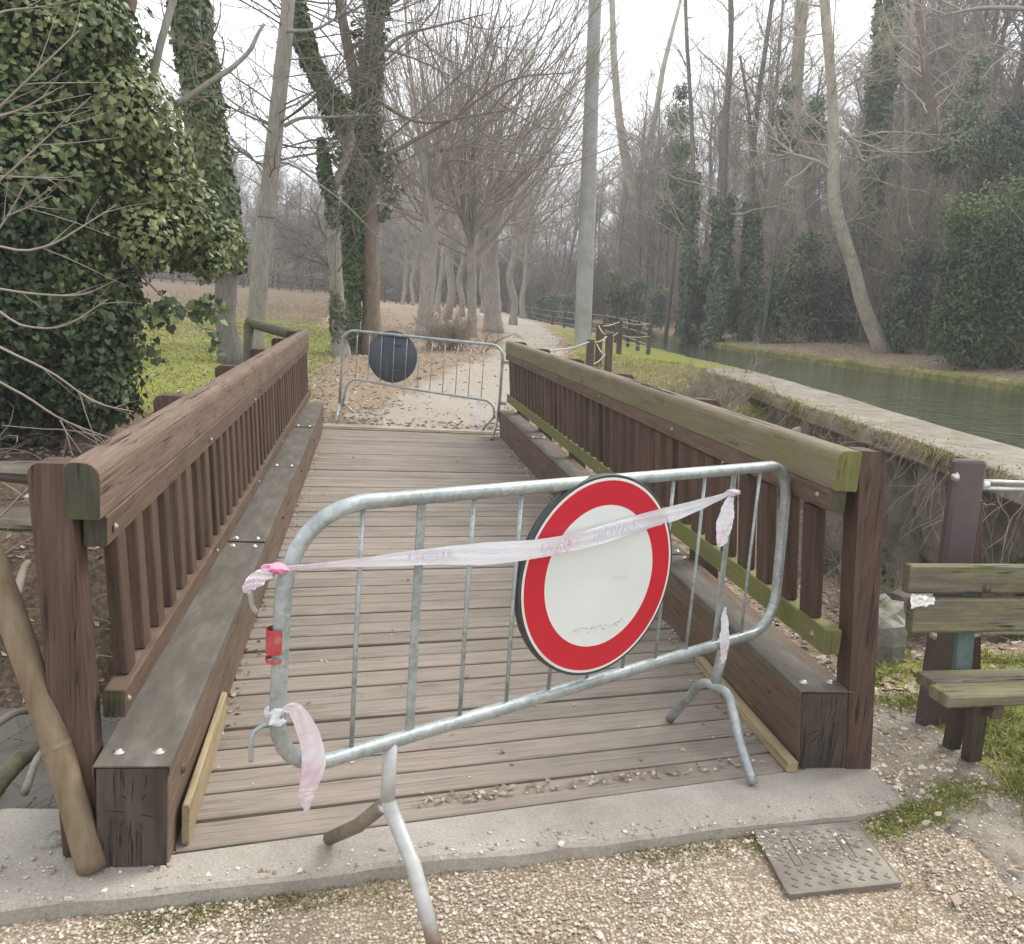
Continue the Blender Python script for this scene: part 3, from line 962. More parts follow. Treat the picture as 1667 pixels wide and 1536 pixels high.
while yb < 10.95:
    if min(abs(yb - q) for q in (6.1,)) > .04:
        upright('baluster', MT['baluster'], PL, -.678, -.636, yb, .092, .483, .911 + .018 * (yb - 2.6) / 4, jit=rs.uniform(-.006, .006))
    yb += .2046
yb = 3.20
while yb < 11.2:
    upright('baluster', MT['baluster'], PR, 1.766, 1.810, yb, .105, .553, .985, jit=rs.uniform(-.006, .006))
    yb += .2112
hr = [o for o in BR.children if o.name.startswith('handrail')]
for ho, Pf, xs_, zt_, ys_ in ((hr[0], PL, (-.70, -.652), 1.158, (2.6, 6.0)), (hr[1], PL, (-.70, -.652), 1.178, (6.2, 10.9)), (hr[2], PR, (1.80, 1.845), 1.225, (3.05, 7.0)), (hr[3], PR, (1.80, 1.845), 1.211, (7.2, 11.2))):
    L_ = []
    for q in range(9):
        ya = rk_.uniform(*ys_); ln_ = rk_.uniform(.15, .9); xx_ = rk_.uniform(*xs_)
        yb_c = min(ya + ln_, ys_[1]); sl_ = (.019 if Pf is PL else -.011) / 4
        L_.append([Pf(xx_ + rk_.randn() * .0015 + .006 * t_ * rk_.randn(), ya + (yb_c - ya) * t_, zt_ + sl_ * (ya + (yb_c - ya) * t_ - ys_[0]) - .0002) for t_ in np.linspace(0, 1, 5)])
    cracks(ho, L_, .0022)
# kick boards lying loose along the girders
piece('edge_board', MT['board'], BR, (-.478, 2.60, .065), (-.492, 3.42, .055), .022, .13, cham=.004, label='pale loose board leaning on the left beam')
piece('edge_board', MT['board'], BR, (1.628, 2.985, .022), (1.640, 4.02, .022), .045, .044, cham=.004, label='pale batten along the right beam')
# steel strip and gap closing the far end of the deck
piece('end_strip', MT['board'], BR, (-.51, 11.295, .004), (1.67, 11.505, .004), .035, .03, cham=.004)

# ------------------------------------------------------------------ near crowd barrier
M1 = np.array([.098, 2.335, 0]); M2 = np.array([1.36, 3.154, 0])
BD = nrm(M2 - M1); BN = np.array([BD[1], -BD[0], 0])          # BN points to the camera side


def bp(s, z, o=0.0): return M1 + BD * s + BN * o + np.array([0, 0, z])


def rounded(cs, rads, per=7):
    """closed outline in (s,z) with rounded corners"""
    out = []; n = len(cs)
    for i in range(n):
        p, a, c = np.array(cs[i], float), np.array(cs[i - 1], float), np.array(cs[(i + 1) % n], float)
        r = rads[i]
        d1, d2 = nrm(a - p), nrm(c - p)
        A, B_ = p + d1 * r, p + d2 * r
        for t in np.linspace(0, 1, per):
            out.append((1 - t) ** 2 * A + 2 * t * (1 - t) * (p * .78 + (A + B_) / 2 * .22) + t * t * B_)
    return np.array(out)


NB_ = thing('crowd_barrier', 'galvanised steel crowd barrier standing across the near end of the bridge', 'barrier', (.73, 2.74, 0), 'crowd barriers closing the bridge')
ol = rounded([(-.338, .468), (1.862, .437), (1.826, 1.112), (-.325, 1.142)], [.14, .15, .12, .20])
pts = np.array([bp(s, z) for s, z in ol])
pts = np.concatenate([pts, pts[:2]])
V, Fs = tube(pts, .0205, 14, False)
emit('frame', MT['galv'], NB_, V, Fs, True)
for s in (-.119, .066, .243, .421, .597, .772, .946, 1.118, 1.292, 1.468, 1.637):
    zt = 1.138 - .03 * (s + .3) / 2.15; zb = .466 - .03 * (s + .3) / 2.15
    if abs(s - .066) < .01 or abs(s - 1.468) < .01:
        d3 = np.column_stack([BD, BN, [0, 0, 1]])
        V, Fs = boxv(bp(s, (zt + zb) / 2), (.026, .006, zt - zb), d3)
        emit('bar', MT['galv'], NB_, V, Fs)
    else:
        V, Fs = tube([bp(s, zb), bp(s, (zt + zb) / 2, .002 * rs.randn()), bp(s + .002 * rs.randn(), zt)], .0062, 8)
        emit('bar', MT['galv'], NB_, V, Fs, True)
# left leg: stub, weld, two splayed feet
V, Fs = tube([bp(.005, .462), bp(.004, .27)], .0205, 14)
emit('leg', MT['rustfoot'], NB_, V, Fs, True)
V, Fs = tube([bp(.004, .285, .0), bp(.010, .16, .125), (.262, 2.065, -.075)], [.0215, .021, .020], 12)
emit('foot', MT['rustfoot'], NB_, V, Fs, True, label='rust stained front foot')
V, Fs = tube([bp(.004, .285, 0), bp(.0, .15, -.13), (-.058, 2.59, .018)], [.0215, .021, .020], 12)
emit('foot', MT['brownfoot'], NB_, V, Fs, True, label='brown rear foot')
V, Fs = lathe([(0, .004), (.024, .002), (.0255, -.008), (.023, -.014)], np.eye(3), bp(.004, .277), 14)
emit('weld_collar', MT['rustfoot'], NB_, V, Fs, True)
# right leg: hairpin foot
V, Fs = tube([bp(1.535, .448), bp(1.50, .275)], .0205, 14)
emit('leg', MT['galv'], NB_, V, Fs, True)
hp = smooth_path([(1.29, 3.412, .012), (1.318, 3.31, .15), bp(1.496, .262, -.055), bp(1.497, .272, .02), bp(1.499, .245, .075), (1.405, 2.985, .13), (1.433, 2.888, .012)], 5)
V, Fs = tube(hp, .0185, 12)
emit('foot', MT['galv'], NB_, V, Fs, True)
# coupling hooks on the left upright
V, Fs = tube(smooth_path([bp(-.355, .985), bp(-.40, .985), bp(-.412, .965), bp(-.408, .92), bp(-.395, .90)], 4), .006, 8)
emit('hook', MT['galv'], NB_, V, Fs, True)
V, Fs = tube(smooth_path([bp(-.340, .615), bp(-.385, .605), bp(-.402, .585), bp(-.402, .525)], 4), .006, 8)
emit('hook', MT['galv'], NB_, V, Fs, True)
# red sticker wrapped round the upright, with a torn strip below it
for z0, z1, nm in ((.790, .852, 'sticker'), (.768, .779, 'sticker')):
    s0 = -.347
    V, Fs = tube([bp(s0, z0), bp(s0, z1)], .0212, 16, False)
    emit(nm, MT['redsticker'], NB_, V, Fs, True)

# ------------------------------------------------------------------ round road sign on the barrier
def sign(parent_label, name, c, dirx, nvec, R, group, face_mats=True, tilt=0.0):
    """disc drum with face layers; nvec = facing direction"""
    t = thing(name, parent_label, 'road sign', c, group)
    zax = nrm(nvec); u = nrm(np.array([0, 0, 1.0]) - zax * zax[2]); s = np.cross(u, zax)
    M3 = np.column_stack([s, u, zax])
    V, Fs = lathe([(0, -.030), (R - .02, -.030), (R - .018, -.026), (R - .004, -.026), (R, -.024), (R, .0), (R - .003, .002), (R - .006, .0), (0, 0)], M3, c, 72)
    emit('rim', MT['signblack'] if face_mats else MT['signback'], t, V, Fs, True)
    if face_mats:
        def ring(nm, r0, r1, h, m):
            V, Fs = lathe([(r0, h - .001), (r0, h), (r1, h), (r1, h - .001)], M3, c, 72)
            emit(nm, m, t, V, Fs)
        ring('white_border', 0.0, R - .009, .0015, MT['rim'])
        ring('red_ring', R * .705, R * .945, .0028, MT['red'])
        ring('inner_edge', R * .693, R * .705, .0026, MT['rim'])
        ring('white_field', 0.0, R * .693, .0025, MT['white'])
        # faint rubbed writing near the bottom of the white field
        L = []
        r2 = np.random.RandomState(5)
        for q in range(26):
            x = -.10 + q * .0085 + r2.uniform(-.002, .002); y = -.172 + .006 * r2.randn() + (x * x) * .6
            p = [np.array([x, y, .0032]), np.array([x + .006, y + r2.uniform(-.006, .008), .0032]), np.array([x + .010, y + r2.uniform(-.004, .004), .0032])]
            L.append(tube([M3 @ k_ + c for k_ in p], .0007, 4, False))
        for q in range(12):
            x = .045 + q * .006; y = -.015 + .004 * r2.randn()
            p = [np.array([x, y, .0032]), np.array([x + .006, y + .002 * r2.randn(), .0032])]
            L.append(tube([M3 @ k_ + c for k_ in p], .0006, 4, False))
        V, Fs = join(L)
        emit('scuff_marks', MT['scuff'], t, V, Fs, kind='stuff')
    else:
        for zc, hh in ((.0, .0),):
            pass
    return t, M3


SGN, SM3 = sign('round sign with red ring and blank white face on the near barrier', 'round_sign', bp(.752, .829, .035),
                BD, nrm(BN + BD * -.075 + np.array([0, 0, .01])), .325, 'round signs hung on the barriers')

# ------------------------------------------------------------------ tape
def ribbon(name, label, mat, cl, widths, twist, nrm_dir, n=80, wrinkle=.003, group=None, seed=0, across=9):
    """film strip following cl; across = up vector turned by twist"""
    r2 = np.random.RandomState(seed)
    cl = np.asarray(cl, float); P = smooth_path(cl, 12)
    tt = np.linspace(0, 1, len(P))
    W = np.interp(tt, np.linspace(0, 1, len(widths)), widths)
    Tw = np.interp(tt, np.linspace(0, 1, len(twist)), twist)
    d = np.gradient(P, axis=0); d = nrm(d)
    nd = nrm(np.asarray(nrm_dir, float))
    V = []
    ph = r2.uniform(0, 6, 4)
    for i in range(len(P)):
        u0 = nrm(np.cross(nd, d[i])); n0 = nrm(np.cross(d[i], u0))
        u = u0 * math.cos(Tw[i]) + n0 * math.sin(Tw[i]); nn = np.cross(d[i], u)
        for v in np.linspace(-.5, .5, across):
            fold = wrinkle * (math.sin(v * 14 + tt[i] * 22 + ph[0]) + .6 * math.sin(v * 29 - tt[i] * 35 + ph[1]) + .5 * math.sin(tt[i] * 70 + v * 4 + ph[2]))
            V.append(P[i] + u * v * W[i] + nn * fold)
    V = np.array(V); m_ = across
    ii = np.arange(len(P) * m_).reshape(len(P), m_)
    Fq = np.stack([ii[:-1, :-1], ii[:-1, 1:], ii[1:, 1:], ii[1:, :-1]], -1).reshape(-1, 4)
    return V, [Fq], P, d


TP = thing('barrier_tape', 'faded white and pink barrier tape stretched across the round sign and knotted at both ends', 'tape', bp(.5, .98, .05), 'barrier tape and scraps on the near barrier')
tcl = [bp(-.352, 1.006, .024), bp(-.24, .999, .026), bp(-.09, .990, .028), bp(.09, .980, .032), bp(.26, .968, .044), bp(.42, .964, .062), bp(.58, .968, .068), bp(.75, .980, .066), bp(.93, .996, .060), bp(1.09, 1.006, .052), bp(1.25, 1.017, .034), bp(1.38, 1.028, .022), bp(1.47, 1.036, .012)]
V, Fs, TPP, TPD = ribbon('tape', '', None, tcl, [.010, .016, .030, .046, .064, .058, .056, .058, .060, .054, .040, .024, .008], [.5, .3, .1, .05, -.1, 0, .05, 0, .05, 0, .1, .3, .6], BN, seed=3, wrinkle=.0011)
emit('strip', MT['tape'], TP, V, Fs, True)


def wad(name, mat, parent, c, size, seed, label=None, **kw):
    """crumpled film: a puckered low blob"""
    r2 = np.random.RandomState(seed)
    n1_, n2_ = 9, 12
    V = []
    for i in range(n1_):
        a = PI * i / (n1_ - 1)
        for j in range(n2_):
            b_ = 2 * PI * j / n2_
            r = 1 + .35 * r2.randn() * math.sin(a)
            r = max(.45, min(1.5, r))
            V.append(np.array([math.sin(a) * math.cos(b_) * r, math.sin(a) * math.sin(b_) * r, math.cos(a)]) * size)
    V = np.array(V) @ np.column_stack([BD, BN, [0, 0, 1]]).T + c
    ii = np.arange(n1_ * n2_).reshape(n1_, n2_)
    jj = np.roll(ii, -1, 1)
    Fq = np.stack([ii[:-1], jj[:-1], jj[1:], ii[1:]], -1).reshape(-1, 4)
    return emit(name, mat, parent, V, Fq, False, label=label, **kw)


wad('knot', MT['tape_mag'], TP, bp(-.352, 1.004, .012), np.array([.027, .026, .013]), 2, 'bright pink knot round the left upright')
V, Fs, _, _ = ribbon('tail', '', None, [bp(-.37, 1.0, .024), bp(-.405, .992, .026), bp(-.43, .978, .028), bp(-.438, .962, .03)], [.02, .038, .03, .012], [0, .3, .2, .5], BN, seed=9)
emit('tail', MT['tape_pink'], TP, V, Fs, True)
wad('knot', MT['tape_pink'], TP, bp(1.452, 1.034, .012), np.array([.030, .018, .015]), 5)

# faded capitals printed on the strip
def lettering(text, t0, t1, vc, hgt, parent, mirror=False, mat=None):
    cu = bpy.data.curves.new('lettering', 'FONT'); cu.body = text; cu.size = 1.0; cu.resolution_u = 2
    ob = bpy.data.objects.new('lettering_tmp', cu); COL.objects.link(ob)
    dg = bpy.context.evaluated_depsgraph_get()
    me = bpy.data.meshes.new_from_object(ob.evaluated_get(dg))
    n = len(me.vertices); co = np.zeros(n * 3, np.float32); me.vertices.foreach_get('co', co); co = co.reshape(-1, 3)
    faces = {}
    for p in me.polygons: faces.setdefault(len(p.vertices), []).append(list(p.vertices))
    bpy.data.objects.remove(ob); bpy.data.meshes.remove(me); bpy.data.curves.remove(cu)
    x = (co[:, 0] - co[:, 0].min()) / np.ptp(co[:, 0]); y = (co[:, 1] - co[:, 1].min()) / np.ptp(co[:, 1]) - .5
    if mirror: x = 1 - x
    f = (t0 + (t1 - t0) * x) * (len(TPP) - 1)
    i0 = np.clip(f.astype(int), 0, len(TPP) - 2); fr = (f - i0)[:, None]
    Pp = TPP[i0] * (1 - fr) + TPP[i0 + 1] * fr; dd = TPD[i0]
    u = nrm(np.cross(BN[None], dd)); u = np.where(u[:, 2:3] < 0, -u, u)
    Vt = Pp + u * (y * hgt + vc)[:, None] + BN * .0045
    return emit('lettering', mat or MT['ink'], parent, Vt, [np.array(v) for v in faces.values()])


lettering('LAVORI', .545, .635, .004, .030, TP, True)
lettering('CORSO', .435, .515, .002, .034, TP, True)
lettering('LOR', .215, .285, .004, .022, TP)


def scrap(label, mat, cl, widths, twist, seed, name='tape_scrap', extra=None, wr=.0018):
    t = thing(name, label, 'tape', cl[0], 'barrier tape and scraps on the near barrier')
    V, Fs, _, _ = ribbon('film', '', None, cl, widths, twist, BN, seed=seed, wrinkle=wr)
    emit('film', mat, t, V, Fs, True)
    if extra: extra(t)
    return t


scrap('pink and white tape end hanging from the lower left corner of the near barrier', MT['tape_pink'],
      [bp(-.335, .655, .024), bp(-.300, .640, .028), bp(-.262, .56, .03), bp(-.250, .49, .035), bp(-.262, .43, .034), bp(-.268, .405, .034), bp(-.262, .36, .03)],
      [.012, .036, .056, .062, .056, .04, .010], [0, .1, 0, .2, 0, 0, .4], 12,
      extra=lambda t: wad('knot', MT['tape'], t, bp(-.338, .63, .006), np.array([.026, .026, .028]), 14))
scrap('torn white tape flag dangling beside the tape knot at the right end', MT['tape'],
      [bp(1.445, 1.030, .016), bp(1.425, 1.0, .024), bp(1.405, .94, .028), bp(1.40, .88, .028), bp(1.41, .845, .026)],
      [.02, .065, .088, .080, .045], [0, 0, .15, 0, 0], 15)
scrap('narrow white tape twist tied to a bar above the right leg', MT['tape'],
      [bp(1.487, .595, .014), bp(1.484, .56, .018), bp(1.48, .50, .030), bp(1.482, .45, .034), bp(1.486, .40, .034), bp(1.488, .375, .032)],
      [.012, .032, .048, .05, .035, .010], [0, .1, .2, .1, 0, .2], 16)

# ------------------------------------------------------------------ far crowd barrier and its sign
FA = np.array([-.33, 12.3, 0]); FBv = np.array([1.6, 11.4, 0]); FD = nrm(FBv - FA); FN = np.array([FD[1], -FD[0], 0]) * 1.0
if FN[1] > 0: FN = -FN


def fp(s, z, o=0.0): return FA + FD * s + FN * o + np.array([0, 0, z])


FB_ = thing('crowd_barrier', 'slim grey crowd barrier closing the far end of the bridge', 'barrier', fp(1.05, 0), 'crowd barriers closing the bridge')
op = [(-.03, .16), (-.02, .6), (-.02, .95)] + [(-.02 + .17 * (1 - math.cos(t)), 1.0 + .165 * math.sin(t)) for t in np.linspace(.2, PI / 2, 6)] + [(1.0, 1.15)] + \
     [(2.02 + .15 * math.sin(t), .985 + .15 * math.cos(t)) for t in np.linspace(0, PI / 2, 6)] + [(2.17, .5), (2.16, .22)]
V, Fs = tube([fp(s, z) for s, z in op], .019, 12)
emit('frame', MT['galv'], FB_, V, Fs, True)
ip = [(.02, .16), (.05, .35)] + [(.055 + .16 * (1 - math.cos(t)), .37 + .17 * math.sin(t)) for t in np.linspace(.2, PI / 2, 6)] + [(1.0, .485)] + \
     [(1.97 + .14 * math.sin(t), .30 + .14 * math.cos(t)) for t in np.linspace(0, PI / 2, 6)] + [(2.12, .22)]
V, Fs = tube([fp(s, z, .01) for s, z in ip], .015, 10)
emit('lower_rail', MT['galv'], FB_, V, Fs, True)
for s in np.arange(.19, 2.0, .1735):
    zt = 1.165 - .015 * s; zb = .535 - .05 * s
    V, Fs = tube([fp(s, zb, .005), fp(s, zt)], .006, 6)
    emit('bar', MT['galv'], FB_, V, Fs, True)
fl = hit(547, 688); fl2 = hit(578, 673)
for a_, b_ in ((fp(-.03, .2), fl + [0, 0, .01]), (fp(.02, .2), fl2 + [0, 0, .0])):
    V, Fs = tube([a_, a_ * .5 + b_ * .5 + [0, 0, .01], b_], .016, 10)
    emit('foot', MT['galv'], FB_, V, Fs, True)
for a_, b_ in ((fp(2.16, .26), (1.515, 11.02, .014)), (fp(2.12, .26), (1.50, 11.75, .035))):
    a_ = np.array(a_); b_ = np.array(b_)
    V, Fs = tube([a_, a_ * .5 + b_ * .5 + [.015, 0, .01], b_], .016, 10)
    emit('foot', MT['galv'], FB_, V, Fs, True)
for z in (.93, .42):
    V, Fs = boxv(fp(2.215, z), (.09, .02, .04), np.column_stack([FD, FN, [0, 0, 1]]))
    emit('coupling_lug', MT['galv'], FB_, V, Fs)
cs = fp(.678, .875, -.045)
FS_, FM3 = sign('round dark slate back of a sign hung on the far barrier', 'round_sign', cs, FD, nrm(-FN + FD * -.05), .335, 'round signs hung on the barriers', face_mats=False)
for z in (.16, -.17):
    V, Fs = boxv(cs + FN * .036 + np.array([0, 0, z]), (.26, .012, .022), np.column_stack([FD, FN, [0, 0, 1]]))
    emit('bracket', MT['signback'], FS_, V, Fs)
V, Fs = boxv(cs + FN * .034 + FD * -.06, (.04, .008, .52), np.column_stack([FD, FN, [0, 0, 1]]))
emit('stiffener', MT['signback'], FS_, V, Fs)
t_ = thing('tape_scrap', 'small pale tape scrap hanging low on the far barrier', 'tape', fp(1.93, .40), 'scrap of tape on the far barrier')
V, Fs, _, _ = ribbon('film', '', None, [fp(1.90, .43, .03), fp(1.93, .33, .03), fp(1.90, .22, .03), fp(1.93, .12, .03)], [.02, .08, .10, .06], [0, .4, 0, .3], FN, seed=21)
emit('film', MT['tape'], t_, V, Fs, True)

# ------------------------------------------------------------------ leaning pole at the left
PT = thing('leaning_pole', 'dull brown pole leaning against the left end post of the bridge', 'pole', (-.72, 2.5, 0))
pp_ = smooth_path([aty(150, 1412, 2.49), aty(118, 1300, 2.52), aty(85, 1192, 2.55), aty(18, 1000, 2.62), aty(-45, 830, 2.70), aty(-110, 665, 2.78)], 6)
th = np.linspace(0, 1, len(pp_))
V, Fs = tube(pp_, .041 - .004 * th + .0008 * np.sin(th * 23), 20)
emit('shaft', MT['pipe'], PT, V, Fs, True)
V, Fs = tube([pp_[11], pp_[11] + nrm(pp_[12] - pp_[11]) * .014], .0425, 20, False)
emit('bark_ring', MT['pipe'], PT, V, Fs, True)

# ------------------------------------------------------------------ inspection cover
A1, A2, A3 = atz(1228, 1359, -.045), atz(1283, 1462, -.045), atz(1467, 1442, -.045)
A4 = A1 + A3 - A2
MC = thing('manhole_cover', 'square rusty grey iron inspection cover set in the gravel', 'manhole cover', (A1 + A3) / 2)
e1 = nrm(A3 - A2); e2 = nrm(A1 - A2)
V, Fs = chamfered_prism([A2[:2], A3[:2], A4[:2], A1[:2]], -.10, -.030, .006)
emit('plate', MT['cast'], MC, V, Fs)
Lw, Lh = np.linalg.norm(A3 - A2), np.linalg.norm(A1 - A2)
frm = []
for (a_, b_) in ((A2, A3), (A3, A4), (A4, A1), (A1, A2)):
    frm.append(tube([a_ + [0, 0, .0135], b_ + [0, 0, .0135]], .005, 6))
V, Fs = join(frm)
emit('frame_edge', MT['cast'], MC, V, Fs)
ch = []
for r in range(9):
    for c in range(8):
        u, v = .035 + c * (Lw - .07) / 7 + (.012 if r % 2 else 0), .035 + r * (Lh - .07) / 8
        if (abs(u - .09) < .03 or abs(u - .29) < .03) and Lh * .38 < v < Lh * .82: continue
        if u > Lw - .03: continue
        o_ = A2 + e1 * u + e2 * v + [0, 0, .0165]
        for sg in (-1, 1):
            ch.append(tube([o_ + e1 * -.009, o_ + e1 * .007 + e2 * sg * .013], [.0030, .0020], 5))
V, Fs = join(ch)
emit('tread_pattern', MT['cast'], MC, V, Fs, kind='stuff')
for u in (.09, .29):
    o_ = A2 + e1 * u + e2 * (Lh * .60) + [0, 0, .0165]
    q = [o_ + e1 * a_ + e2 * b_ for a_, b_ in ((-.014, -.07), (.014, -.07), (.014, .07), (-.014, .07), (-.014, -.07))]
    V, Fs = tube(q, .0025, 5)
    emit('lifting_slot', MT['cast'], MC, V, Fs)

# ------------------------------------------------------------------ bench
def on(px, py, z): return atz(px, py, z)
sFL, sBL = on(1540, 1133, .400), on(1497, 1090, .400)
sBR = on(1667, 1083, .400)
bx = nrm(on(1667, 1129, .400) - sFL); bx[2] = 0; bx = nrm(bx)
by = np.array([-bx[1], bx[0], 0])
dep = abs((sBL - sFL) @ by)
BE = thing('park_bench', 'mossy grey timber bench beside the dark bridge post', 'bench', sFL * [1, 1, 0] + bx * .7 + by * .15)
LB = 1.55
for a0, a1 in ((.0, .48), (.52, 1.0)):
    o_ = sFL * [1, 1, 0] + by * (dep * (a0 + a1) / 2)
    sk = (sBL - sFL) @ bx * (a0 + a1) / 2
    piece('seat_plank', MT['bench'], BE, o_ + bx * sk + [0, 0, .375], o_ + bx * (sk + LB) + [0, 0, .375], dep * (a1 - a0), .048, cham=.008)
# backrest planks lean back a little
bo = aty(1478, 960, 3.12)
for (pyt, pyb, xx, dy) in ((918, 964, 1478, 0.0), (972, 1026, 1482, -.012)):
    Yb = sBL[1] + .02
    pt, pb = aty(xx, pyt, Yb), aty(xx, pyb, Yb)
    zc = (pt[2] + pb[2]) / 2; hh = (pt[2] - pb[2]) * 1.0
    o_ = np.array([pt[0], Yb + dy, zc])
    piece('back_plank', MT['bench'], BE, o_, o_ + bx * (LB + .1), .045, hh, up=nrm(np.array([0, 0, 1]) + by * .10), cham=.008)
def leg(name, mat, a_, b_, w, h, up=None):
    return piece(name, mat, BE, a_, b_, w, h, up=by if up is None else up, cham=.005)
f0 = atz(1580, 1243, -.02); f1 = np.array(on(1592, 1140, .35))
leg('leg', MT['bench_dark'], f0, f1, .07, .045)
r0 = aty(1575, 1020, sBL[1] + .05)
leg('back_support', MT['teal'], sBL + bx * .235 + by * .055 + [0, 0, -.06], sBL + bx * .225 + by * .085 + [0, 0, .385], .075, .03)
leg('leg', MT['bench_dark'], sBL * [1, 1, 0] + bx * .30 + by * .12 + [0, 0, -.06], sBL + bx * .26 + by * .06 + [0, 0, -.07], .06, .045)
leg('leg', MT['bench_dark'], f0 + bx * 1.1, f1 + bx * 1.1, .07, .045)
leg('back_support', MT['teal'], sBL + bx * 1.34 + by * .055 + [0, 0, -.06], sBL + bx * 1.33 + by * .085 + [0, 0, .385], .075, .03)
for q in (.24, 1.34):
    p_ = sFL * [1, 1, 0] + bx * q + [0, 0, .325]
    piece('cross_bearer', MT['bench_dark'], BE, p_ + by * .01, p_ + by * (dep + .05), .045, .05)
for q in (.235, 1.335):
    for zz in (.72, .585):
        p_ = sBL * [1, 1, 0] + bx * q + by * -.005 + [0, 0, zz]
        bolt(BE, p_, -by, .012, MT['boltrust'])
# tissue caught on the back
c_ = aty(1497, 974, sBL[1] - .03)
r2 = np.random.RandomState(4); n1_, n2_ = 6, 10; V = []
for i in range(n1_):
    for j in range(n2_):
        u, v = j / (n2_ - 1) - .5, i / (n1_ - 1) - .5
        V.append(c_ + bx * (u * .105 * (1 - .25 * abs(v))) + np.array([0, 0, v * .042 * (1 - .5 * u) - .006 * r2.rand()]) - by * (.012 + .012 * r2.rand()))
ii = np.arange(n1_ * n2_).reshape(n1_, n2_)
emit('paper_tissue', MT['tissue'], None, np.array(V), np.stack([ii[:-1, :-1], ii[:-1, 1:], ii[1:, 1:], ii[1:, :-1]], -1).reshape(-1, 4), False,
     label='crumpled white tissue stuck on the left end of the bench back', cat='tissue')

# ------------------------------------------------------------------ purple-brown post with tie rods
PP_ = thing('barrier_post', 'smooth purple brown square post with steel tie rods behind the bench', 'post', (2.44, 3.36, 0))
pb0, pt0 = aty(1516, 1188, 3.36) - [0, 0, .12], aty(1578, 748, 3.36)
piece('shaft', MT['purple'], PP_, pb0, pt0, .138, .055, up=(0, 1, 0), cham=.014)
for z in (1.09, .70, .42):
    xl = pt0[0] - .066 + (pb0[0] - pt0[0]) * (1.165 - z) / 1.25
    bolt(PP_, (xl + .002, 3.345, z), (-1, -.2, 0), .016, MT['bolt'], .012)
rod = [((2.50, 3.37, 1.075), (2.78, 3.44, 1.065)), ((2.50, 3.37, 1.045), (2.78, 3.44, 1.035)), ((2.51, 3.37, .70), (2.72, 3.45, .69)), ((2.51, 3.37, .42), (2.66, 3.44, .415)), ((2.51, 3.37, .395), (2.66, 3.44, .39))]
for a_, b_ in rod:
    V, Fs = tube([a_, b_], .008, 8)
    emit('tie_rod', MT['steelrod'], PP_, V, Fs, True)
for a_, b_, r_ in (((2.78, 3.44, 1.05), (3.9, 3.75, 1.02), .007), ((2.72, 3.45, .69), (3.9, 3.75, .66), .007), ((2.66, 3.44, .403), (3.9, 3.75, .36), .016)):
    V, Fs = tube(smooth_path([a_, (np.array(a_) + b_) / 2 + [0, 0, -.02], b_], 6), r_, 8)
    emit('tie_cable', MT['steelrod'] if r_ < .01 else MT['rope'], PP_, V, Fs, True)
for z in (1.06, .70, .41):
    V, Fs = tube([(2.495, 3.365, z), (2.525, 3.372, z)], .016, 10)
    emit('end_fitting', MT['steelrod'], PP_, V, Fs, True)
PQ = thing('barrier_post', 'dark raking post half hidden behind the bench back', 'post', (2.74, 3.62, 0))
piece('shaft', MT['post'], PQ, (2.86, 3.66, -.25), (2.62, 3.60, .95), .09, .07, up=(0, 1, 0), cham=.006)

# ------------------------------------------------------------------ concrete pole
ph = hit(948, 563)
CP = thing('utility_pole', 'tall round concrete pole beside the towpath', 'pole', ph)
Yp = ph[1]
tp = aty(971, -60, Yp); bt = aty(948, 563, Yp)
d_ = (tp - bt); top = bt + d_ * 1.35
R0 = 27 / 2 / F * Yp * 1.03; R1 = 18.5 / 2 / F * Yp
V, Fs = tube([bt - [0, 0, .5], bt, bt + d_ * .33, bt + d_ * .66, tp, top], [R0 * 1.02, R0, R0 * .9 + R1 * .1, R0 * .45 + R1 * .55, R1, R1 * .85], 20)
emit('shaft', MT['pole'], CP, V, Fs, True)
for q in (.12, .55, .8):
    c0 = bt + d_ * q
    V, Fs = tube([c0, c0 + nrm(d_) * .02], R0 * (1 - q) + R1 * q + .004, 20, False)
    emit('casting_seam', MT['pole'], CP, V, Fs, True)

# ------------------------------------------------------------------ canal wall
CW = thing('canal_wall', 'moss edged concrete canal wall running off beside the bridge', 'wall', (5.4, 8, 0))
yy = np.concatenate([np.arange(-3, 18.0, .25), [18.2]])
xi, xo = fx(WIN, yy), fx(WOUT, yy)
r2 = np.random.RandomState(8)
jit1 = np.convolve(r2.randn(len(yy) + 4) * .02, np.ones(3) / 3, 'same')[2:-2]
prof_list = []
for k_, y in enumerate(yy):
    a_, b2_ = xi[k_] + jit1[k_], xo[k_]
    zt = .652 + .004 * math.sin(y * 2.1)
    prof_list.append([(a_ + .06, y, .42), (a_ + .0, y, .46), (a_ - .012, y, .56), (a_, y, zt - .02), (a_ + .03, y, zt), (b2_ - .03, y, zt), (b2_, y, zt - .03), (b2_, y, -.6)])
V = np.array(prof_list).reshape(-1, 3); n = 8
q = np.arange(len(yy) - 1)[:, None] * n; i = np.arange(n - 1)[None]
Fq = np.stack([q + i, q + i + 1, q + n + i + 1, q + n + i], -1).reshape(-1, 4)
emit('coping', MT['wall'], CW, V, [Fq, np.array([list(range((len(yy) - 1) * n, len(yy) * n))])], False)
